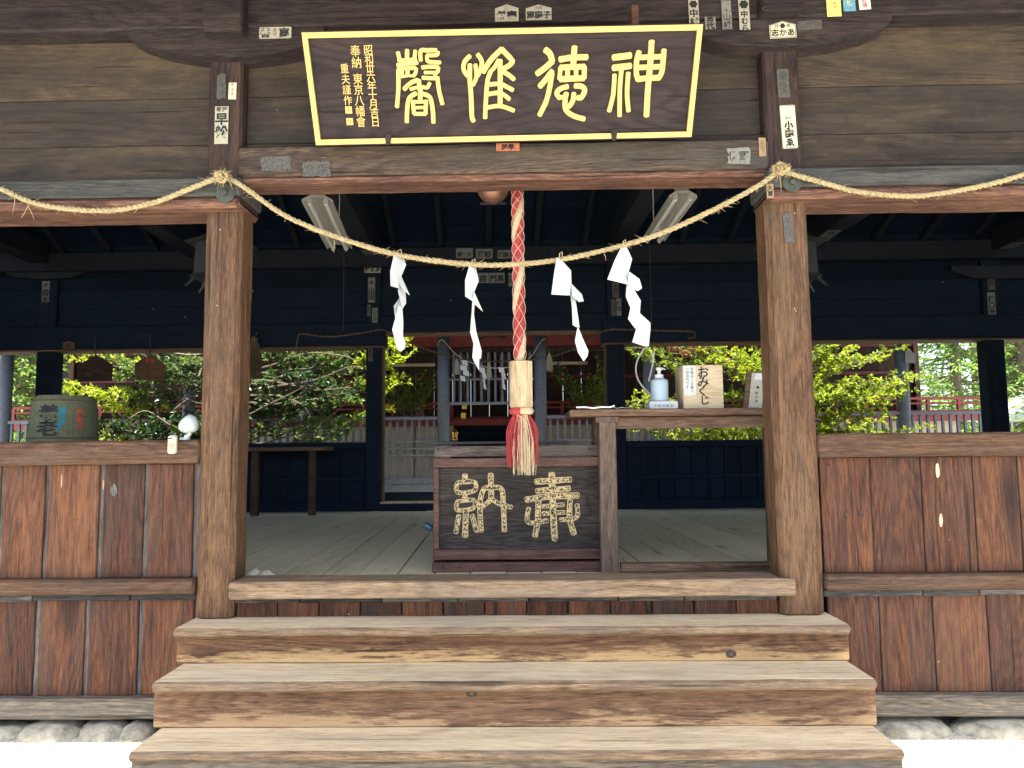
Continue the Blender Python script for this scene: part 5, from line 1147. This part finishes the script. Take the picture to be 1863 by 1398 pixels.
# ================================================================== the inner shrine
YH, YV = 17.2, 16.2
hx0, hx1 = PX(128, 700, YH), PX(1668, 700, YH)
ih = thing('inner_shrine', 'dark brown inner shrine hall with red veranda railing and cream plaster base', 'shrine building', (0, YH, 0))
hv = lambda y, x=740, Y=YV: PZ(x, y, Y)
b = MB(); b.box(hx0-.4, hx1+.4, YV+.12, YV+.3, 0, hv(775), .01); part('plaster_base', b, M['plaster'], ih)
b = MB(); b.box(hx0-.6, hx1+1.0, YV-.08, YV+.11, hv(776), hv(764), .01); part('veranda_beam', b, M['redpaint'], ih)
b = MB(); b.box(hx0-.6, hx1+1.0, YV-.1, YH, hv(764)+.002, hv(764)+.05, .006); part('veranda_floor', b, M['darkred'], ih)
for xa, xb_ in ((hx0-.6, PX(822, 740, YV)), (PX(968, 740, YV), hx1+1.0)):
    b = MB(); b.timber(0, xa, xb_, YV-.05, YV+.02, hv(738), hv(733), .008); b.timber(0, xa, xb_, YV-.04, YV+.01, hv(746), hv(742.5), .006); b.timber(0, xa, xb_, YV-.05, YV+.03, hv(763), hv(757), .006)
    o = part('railing', b, M['redpaint'], ih)
    n = int((xb_-xa)/.62)
    for k in range(n+1):
        x = xa+(xb_-xa)*k/n; b = MB(); b.timber(2, hv(762), hv(737), x-.035, x+.035, YV-.045, YV+.015, .005); part('railing_post', b, M['redpaint'], o)
for px in (828, 962):
    b = MB(); x = PX(px, 760, YV-.5); b.lathe([(.05, .9), (.05, PZ(px, 790, YV-.5))], (x, YV-.5, 0), 12); part('newel_post', b, M['redpaint'], ih)
    z = PZ(px, 803, YV-.5); b = MB(); b.lathe([(.066, z), (.07, z+.05), (.06, z+.07), (.055, z+.1), (.06, z+.13), (.074, z+.17), (.06, z+.215), (.02, z+.25), (.004, z+.275)], (x, YV-.5, 0), 16); part('gilt_finial', b, M['gilt'], ih, smooth=True)
for px, py in ((845, 739), (843, 757)): b = MB(); q = P(px, py, YV-.1); b.box(q.x-.05, q.x+.05, q.y, q.y+.03, q.z-.07, q.z+.07); part('gilt_fitting', b, M['gilt'], ih)
b = MB()
for k in range(6): b.box(PX(822, 780, YV-.4), PX(968, 780, YV-.4), YV-1.0+k*.2, YV-.75+k*.2, hv(775)-1.0+k*.2, hv(775)-.96+k*.2); b.box(PX(822, 780, YV-.4), PX(968, 780, YV-.4), YV-.97+k*.2, YV-.93+k*.2, hv(775)-1.2+k*.2, hv(775)-1.0+k*.2)
part('steps', b, W['inner'], ih)
b = MB()
n = 46
for k in range(n):
    a, c_ = hx0+(hx1-hx0)*k/n, hx0+(hx1-hx0)*(k+1)/n; b.timber(2, hv(764), 5.2, a+.004, c_-.004, YH, YH+.06, .004)
part('board_wall', b, W['honden'], ih)
for px in (131, 330, 530, 700, 1090, 1300, 1500, 1668): x = PX(px, 700, YH-.05); b = MB(); b.timber(2, hv(764)+.05, 5.0, x-.06, x+.06, YH-.1, YH, .01); part('wall_post', b, W['boxframe'], ih)
b = MB(); b.timber(0, hx0, hx1, YH-.08, YH-.001, PZ(900, 690, YH), PZ(900, 684, YH), .006); b.timber(0, hx0, hx1, YH-.08, YH-.001, PZ(900, 640, YH), PZ(900, 628, YH), .006); part('wall_beam', b, M['darkred'], ih)
b = MB()
x = PX(835, 700, YH-.1)
while x < PX(955, 700, YH-.1): b.timber(2, PZ(900, 735, YH), PZ(900, 645, YH), x-.02, x+.02, YH-.06, YH-.02, .003); x += .12
part('lattice_door', b, W['furn_z'], ih)
b = MB(); b.prism([(hx0-1.6, 11.55, 4.25), (hx1+1.6, 11.55, 4.25), (hx1+1.6, YH+3, 7.6), (hx0-1.6, YH+3, 7.6)], (0, 0, .22)); b.prism([(hx0-1.6, YH+3, 7.6), (hx1+1.6, YH+3, 7.6), (hx1+1.6, YH+8, 4.2), (hx0-1.6, YH+8, 4.2)], (0, 0, .22)); part('roof', b, M['roofing'], ih)  # unseen front eave, drawn far forward to put fence and gate in shade
b = MB()
for k in range(60): x = hx0-1.5+(hx1-hx0+3)*k/59; lbeam(b, (x, YV-1.15, 3.98), (x, YH+.2, 5.05), .07, .08)
part('eave_rafters', b, W['honden'], ih)
for xa, xb_ in ((PX(690, 667, YV), PX(794, 667, YV)), (PX(1000, 667, YV), PX(1067, 667, YV))):
    b = MB(); b.timber(0, xa, xb_, YV-.3, YV-.2, hv(669.5), hv(664.5), .01); part('pale_eave_board', b, M['plaster'], ih)
for px in (1098,):
    b = MB(); x = PX(px, 700, YV-.3); b.timber(2, 1.0, 4.0, x-.13, x+.13, YV-.4, YV-.2, .02); part('veranda_post', b, W['honden'], ih)
# buildings further off
for nm, lab, cx, Y, wd, zt_ in (('side_building', 'dark curved roof of a side building behind the far left post', PX(10, 650, 24), 24, 7, PZ(40, 655, 24)), ('far_building', 'reddish tiled roof corner at the far right edge', PX(1905, 640, 30), 30, 5, PZ(1863, 640, 30))):
    t = thing(nm, lab, 'building', (cx, Y, 0))
    b = MB(); pr = []
    for i in range(9):
        u = i/8; z = zt_+1.6*(1-u)**1.6+.25*u**4; pr.append((u, z))
    for s in (-1, 1):
        top = [Vector((cx+s*wd/2*u, Y-2, z)) for u, z in pr]; bot = [p+Vector((0, 0, -.22)) for p in top]; b.prism(top+bot[::-1], (0, 5, 0))
    part('roof', b, M['roofing'] if nm == 'side_building' else M['darkred'], t)
    b = MB(); b.box(cx-wd*.33, cx+wd*.33, Y-1.2, Y+2.4, 0, zt_+.5); part('wall', b, W['honden'], t)
t = thing('white_tent', 'white canopy tent at the far right edge beyond the court', 'tent', (PX(1850, 770, 27), 27, 0))
b = MB(); cx = PX(1862, 750, 27); z1 = PZ(1862, 742, 27); b.loft([[(cx-1.1, 26, z1-.5), (cx+2, 26, z1-.5), (cx+2, 29, z1-.5), (cx-1.1, 29, z1-.5)], [(cx-1.1, 26, z1-.25), (cx+2, 26, z1-.25), (cx+2, 29, z1-.25), (cx-1.1, 29, z1-.25)], [(cx+.3, 27.4, z1+.5), (cx+.6, 27.4, z1+.5), (cx+.6, 27.6, z1+.5), (cx+.3, 27.6, z1+.5)]]); part('canopy', b, M['paper'], t)
for dx in (-1.05, 1.9):
    b = MB(); b.tube([(cx+dx, 26.05, 0), (cx+dx, 26.05, z1-.5)], .03, 8); part('leg', b, M['enamel'], t)
b = MB(); b.box(cx-1.0, cx+1.9, 28.8, 28.82, .2, z1-.5); part('side_sheet', b, M['paper'], t)

# ================================================================== trees
class LB:
    def __init__(s): s.v = []; s.f = []
    def leaf(s, p, d, up, l, w_):
        d = d.normalized(); sd_ = d.cross(up); sd_ = sd_.normalized() if sd_.length > 1e-4 else Vector((1, 0, 0)); n = sd_.cross(d)
        i = len(s.v); cv = n*l*-.12
        s.v += [p, p+d*l*.35+sd_*w_*.5+n*w_*.12, p+d*l*.7+sd_*w_*.42+n*w_*.1+cv*.5, p+d*l+cv, p+d*l*.7-sd_*w_*.42+n*w_*.1+cv*.5, p+d*l*.35-sd_*w_*.5+n*w_*.12]
        s.f += [(i, i+1, i+2, i+3), (i, i+3, i+4, i+5)]
    def build(s, name, mat, parent):
        off = wloc(parent); me = bpy.data.meshes.new(name); me.from_pydata([tuple(v-off) for v in s.v], [], s.f); me.materials.append(mat)
        o = bpy.data.objects.new(name, me); COL.objects.link(o); o.parent = parent; return o
def rv(s=1.0): return Vector((rnd.gauss(0, s), rnd.gauss(0, s), rnd.gauss(0, s)))
def spray(wood_, lb, a, c_, r, ntw, tl, nl, ll, lw, flat=.5, sag=.06, start=.25, whorl=5):
    """a bough from a to c_ with side twigs, leaves along and at the ends of the twigs"""
    a, c_ = Vector(a), Vector(c_); Ln = (c_-a).length; mid = [a+(c_-a)*t+rv(.035*Ln)*Vector((1, 1, .6)).length/1.5*(0 if t in (0, 1) else 1)+Vector((0, 0, -sag*Ln*math.sin(t*3.14))) for t in (0, .2, .4, .6, .8, 1)]
    pth = smooth_path(mid, 4); n = len(pth)
    wood_.tube(pth, [max(.003, r*(1-.85*i/(n-1))) for i in range(n)], 6)
    dirm = (c_-a).normalized()
    for k in range(ntw+1):
        t = start+(1-start)*k/ntw; i = min(int(t*(n-1)), n-2); p = pth[i]+(pth[i+1]-pth[i])*(t*(n-1)-i)
        if k == ntw: d = dirm*.8
        else:
            sd_ = dirm.cross(Vector((0, 0, 1))).normalized()*(1 if k % 2 else -1); d = dirm*rnd.uniform(.4, .9)+sd_*rnd.uniform(.4, 1)+Vector((0, 0, rnd.uniform(-.25, .5)))
        d = (d+rv(.15)).normalized(); L0 = tl*rnd.uniform(.6, 1.25)*(1.15-.5*t)
        q = [p, p+d*L0*.5+rv(.012), p+d*L0+Vector((0, 0, L0*.08))+rv(.02)]
        wood_.tube(q, [max(.0025, r*.25), .003, .0018], 4)
        for j in range(nl):
            u = .15+.85*j/max(1, nl-1); pp = q[0]+(q[1]-q[0])*u*2 if u < .5 else q[1]+(q[2]-q[1])*(u*2-1)
            az = rv(1); ld = (d*.55+(az-d*az.dot(d)).normalized()*.8+Vector((0, 0, .15))).normalized()
            lb.leaf(pp, ld, Vector((0, 0, 1))+rv(flat), ll*rnd.uniform(.5, 1.3), lw*rnd.uniform(.6, 1.2))
        for j in range(whorl):
            az = rv(1); ld = (d*.7+(az-d*az.dot(d)).normalized()*.75+Vector((0, 0, .1))).normalized()
            lb.leaf(q[2], ld, Vector((0, 0, 1))+rv(flat), ll*rnd.uniform(.75, 1.15), lw)
# --- the glossy tree on the left
t = thing('glossy_tree', 'spreading broadleaf tree with dark glossy leaves behind the left rear windows', 'tree', tuple(Vector((PX(395, 700, 11.6), 11.6, 0))))
wd_ = MB(); dk, yg, md = LB(), LB(), LB(); tr0 = Vector((PX(395, 700, 11.8), 11.8, 0))
wd_.tube(smooth_path([tr0, tr0+Vector((.05, 0, 1.0)), tr0+Vector((-.05, -.05, 1.9)), tr0+Vector((.1, 0, 3.4)), tr0+Vector((.2, .1, 5))], 4), [.13, .125, .12, .118, .11, .11, .1, .1, .1, .09, .09, .08, .08, .06, .06, .05, .04][:17], 10)
for k in range(80):
    px = rnd.uniform(185, 650); py = rnd.uniform(618, 805); Yk_ = rnd.uniform(11.1, 12.1); e_ = P(px, py, Yk_)
    s_ = tr0+Vector((rnd.uniform(-.05, .05)+(.6 if px > 395 else -.5)*rnd.random()*abs(px-395)/300, rnd.uniform(-.2, .2), min(3.4, max(1.2, e_.z+rnd.uniform(-.55, .35)))))
    if (e_-s_).length < .5: s_ = s_+Vector((-.5 if px > 395 else .5, .3, -.2))
    lb = dk if rnd.random() < .55 else md
    spray(wd_, lb, s_, e_, rnd.uniform(.012, .026), 9, .26, 9, .1, .042, start=.3)
for px, py, Y in ((735, 622, 10.6), (738, 655, 10.55), (722, 640, 10.6), (724, 700, 10.65), (715, 688, 10.7), (700, 745, 10.8), (705, 615, 10.7), (640, 640, 10.8), (660, 660, 10.8), (600, 640, 10.9), (655, 700, 10.8), (650, 760, 10.8), (610, 690, 10.9), (560, 650, 10.8), (630, 780, 10.8), (140, 700, 10.9), (160, 715, 10.8), (185, 728, 10.8), (120, 715, 10.9), (150, 660, 11), (205, 645, 11), (215, 740, 10.8), (195, 775, 10.8), (130, 640, 11.1), (190, 795, 10.8), (240, 760, 10.9)):
    Y += .75; e_ = P(px, py, Y); s_ = e_+Vector((-1.0 if px > 395 else 1.1, .35, rnd.uniform(-.3, .05)))
    spray(wd_, yg if (px > 690 or px < 225) else md, s_, e_, .012, 10, .22, 8, .095, .04, start=.3, whorl=7)
for k in range(26):
    px = rnd.uniform(230, 640); py = rnd.uniform(640, 790); e_ = P(px, py, rnd.uniform(11.0, 11.5)); s_ = tr0+Vector((0, -.1, min(3.2, max(1.3, e_.z+rnd.uniform(-.5, .2))))); m1_ = s_+(e_-s_)*.4+Vector((0, -.1, rnd.uniform(-.15, .2))); m2_ = s_+(e_-s_)*.75+rv(.08)
    wd_.tube(smooth_path([s_, m1_, m2_, e_, e_+(e_-m2_)*.5+rv(.08)], 5), [.02-.016*q/21 for q in range(21)], 5)
wd_.build('trunk', M['bark'], t); dk.build('old_leaves', L['dark'], t); md.build('fresh_leaves', L['mid'], t); yg.build('young_leaves', L['young'], t)
# --- the yellow green tree on the right
t = thing('yellow_green_tree', 'layered bright yellow green tree fanning out behind the right front pillar', 'tree', tuple(Vector((PX(1440, 700, 11.7), 11.7, 0))))
wd_ = MB(); a_, b_, c2 = LB(), LB(), LB(); tr0 = Vector((PX(1440, 700, 11.7), 11.7, 0))
wd_.tube(smooth_path([tr0, tr0+Vector((0, 0, .8)), tr0+Vector((.1, 0, 1.6)), tr0+Vector((.15, .05, 2.6))], 4), [.1]*5+[.09]*4+[.08]*4, 10)
RT = [(1640, 637), (1600, 650), (1560, 655), (1520, 668), (1490, 690), (1590, 690), (1545, 640), (1668, 686), (1640, 700), (1625, 718), (1645, 712), (1590, 720), (1540, 700), (1600, 740), (1560, 745), (1500, 720), (1520, 755), (1600, 765), (1655, 788), (1600, 790), (1540, 792), (1500, 780), (1560, 778), (1490, 640), (1510, 630)]
RT += [(1146, 738), (1170, 728), (1195, 742), (1175, 715), (1215, 650), (1245, 640), (1190, 645), (1280, 640), (1320, 634), (1350, 645), (1380, 640), (1300, 660), (1330, 668), (1230, 668), (1350, 690), (1330, 720), (1385, 668), (1390, 700), (1345, 742), (1200, 790), (1240, 782), (1290, 786), (1340, 782), (1390, 784), (1170, 782), (1260, 796), (1380, 792), (1310, 792), (1400, 730), (1150, 630), (1170, 620), (1210, 622), (1255, 618)]
for px, py in RT:
    Y = rnd.uniform(11.15, 12.0); e_ = P(px, py, Y); s_ = tr0+Vector((rnd.uniform(-.1, .1), 0, max(1.2, min(2.7, e_.z-rnd.uniform(.1, .45)))))
    s_ = s_+(e_-s_)*rnd.uniform(.1, .45)*Vector((1, 1, 1)).length/1.74
    dryness = px < 1260 and py < 660 and rnd.random() < .35
    lb = c2 if dryness else (a_ if rnd.random() < .62 else b_)
    spray(wd_, lb, s_, e_, .016, 11, .19, 7, .075, .035, start=.25, whorl=8, sag=.02)
    if rnd.random() < .6: spray(wd_, b_, s_+rv(.06), e_+rv(.1), .008, 9, .17, 7, .07, .033, start=.3, whorl=7)
wd_.build('trunk', M['bark'], t); a_.build('young_leaves', L['young'], t); b_.build('lime_leaves', L['lime'], t); c2.build('dry_leaves', L['dry'], t)
# --- shrubs beyond the gate
for lab, pts, Y in (('leafy shrub seen through the doorway left of the gate post', ((735, 690), (760, 700), (750, 720), (775, 715), (720, 710), (780, 700), (705, 700)), 14.6), ('loose shrub seen through the doorway right of the gate post', ((1030, 690), (1050, 700), (1075, 705), (1020, 684), (1095, 690), (1088, 672), (1060, 715), (1100, 710)), 14.6)):
    bx = PX(pts[2][0], 740, Y); t = thing('court_shrub', lab, 'shrub', (bx, Y+.1, 0)); wd_ = MB(); lb = LB(); l2 = LB()
    s0 = Vector((bx, Y+.1, 0)); wd_.tube([s0, s0+Vector((0, 0, 1.2)), s0+Vector((.05, 0, 2.2))], [.05, .04, .025], 8)
    for px, py in pts:
        for q in range(2): e_ = P(px+rnd.uniform(-10, 10), py+rnd.uniform(-8, 8), Y+rnd.uniform(-.3, .3)); spray(wd_, lb if rnd.random() < .6 else l2, s0+Vector((0, 0, min(2.1, max(.8, e_.z-.5)))), e_, .012, 7, .24, 6, .08, .035, start=.4)
    wd_.build('trunk', M['bark'], t); lb.build('leaves', L['mid'], t); l2.build('fresh_leaves', L['lime'], t)
# --- conifers further off
def conifer(px, Y, hgt, rad, label, seed):
    base = Vector((PX(px, 700, Y), Y, 0)); t = thing('conifer', label, 'tree', tuple(base), 'conifers beyond the inner court'); wd_ = MB(); lb = LB(); r2 = random.Random(seed)
    wd_.tube([base, base+Vector((.1, 0, hgt*.5)), base+Vector((0, 0, hgt))], [.22, .16, .03], 8)
    for k in range(110):
        z = hgt*(.06+.94*(k/110)**1.0); a = k*2.4+r2.uniform(-.4, .4); rr = rad*(1-(z/hgt)*.85)*r2.uniform(.65, 1.1); d = Vector((math.cos(a), math.sin(a), 0)); p0 = base+Vector((0, 0, z)); p1 = p0+d*rr+Vector((0, 0, -rr*r2.uniform(.05, .3)))
        wd_.tube([p0, (p0+p1)/2+Vector((0, 0, .08*rr)), p1], [.03, .02, .008], 4)
        for j in range(62):
            u = .2+.8*r2.random(); p = p0+(p1-p0)*u+Vector((0, 0, .3*rr*u*(1-u)))+Vector((r2.gauss(0, .16), r2.gauss(0, .16), r2.gauss(-.04, .1)))
            lb.leaf(p, d+Vector((r2.gauss(0, .7), r2.gauss(0, .7), r2.gauss(-.25, .4))), Vector((r2.gauss(0, .5), r2.gauss(0, .5), 1)), r2.uniform(.14, .3), r2.uniform(.05, .09))
    wd_.build('trunk', M['bark'], t); lb.build('crown', L['far'], t)
conifer(1735, 24, 9, 2.6, 'pale green conifer framed between the right grey post and the far right rear post', 1)
conifer(1860, 28, 10, 2.8, 'pale green conifer at the far right edge behind the white tent', 2)
conifer(1640, 33, 13, 3.4, 'tall conifer showing behind the right corner of the inner shrine', 3)
conifer(40, 21, 8, 2.2, 'pale green conifer framed left of the far left rear post', 4)
conifer(118, 26, 10, 2.4, 'pale green conifer right of the far left rear post', 5)
conifer(-60, 27, 11, 3, 'pale conifer half out of the left edge of the photo', 6)
conifer(1960, 24, 9, 2.6, 'conifer beyond the right edge above the tent', 7)
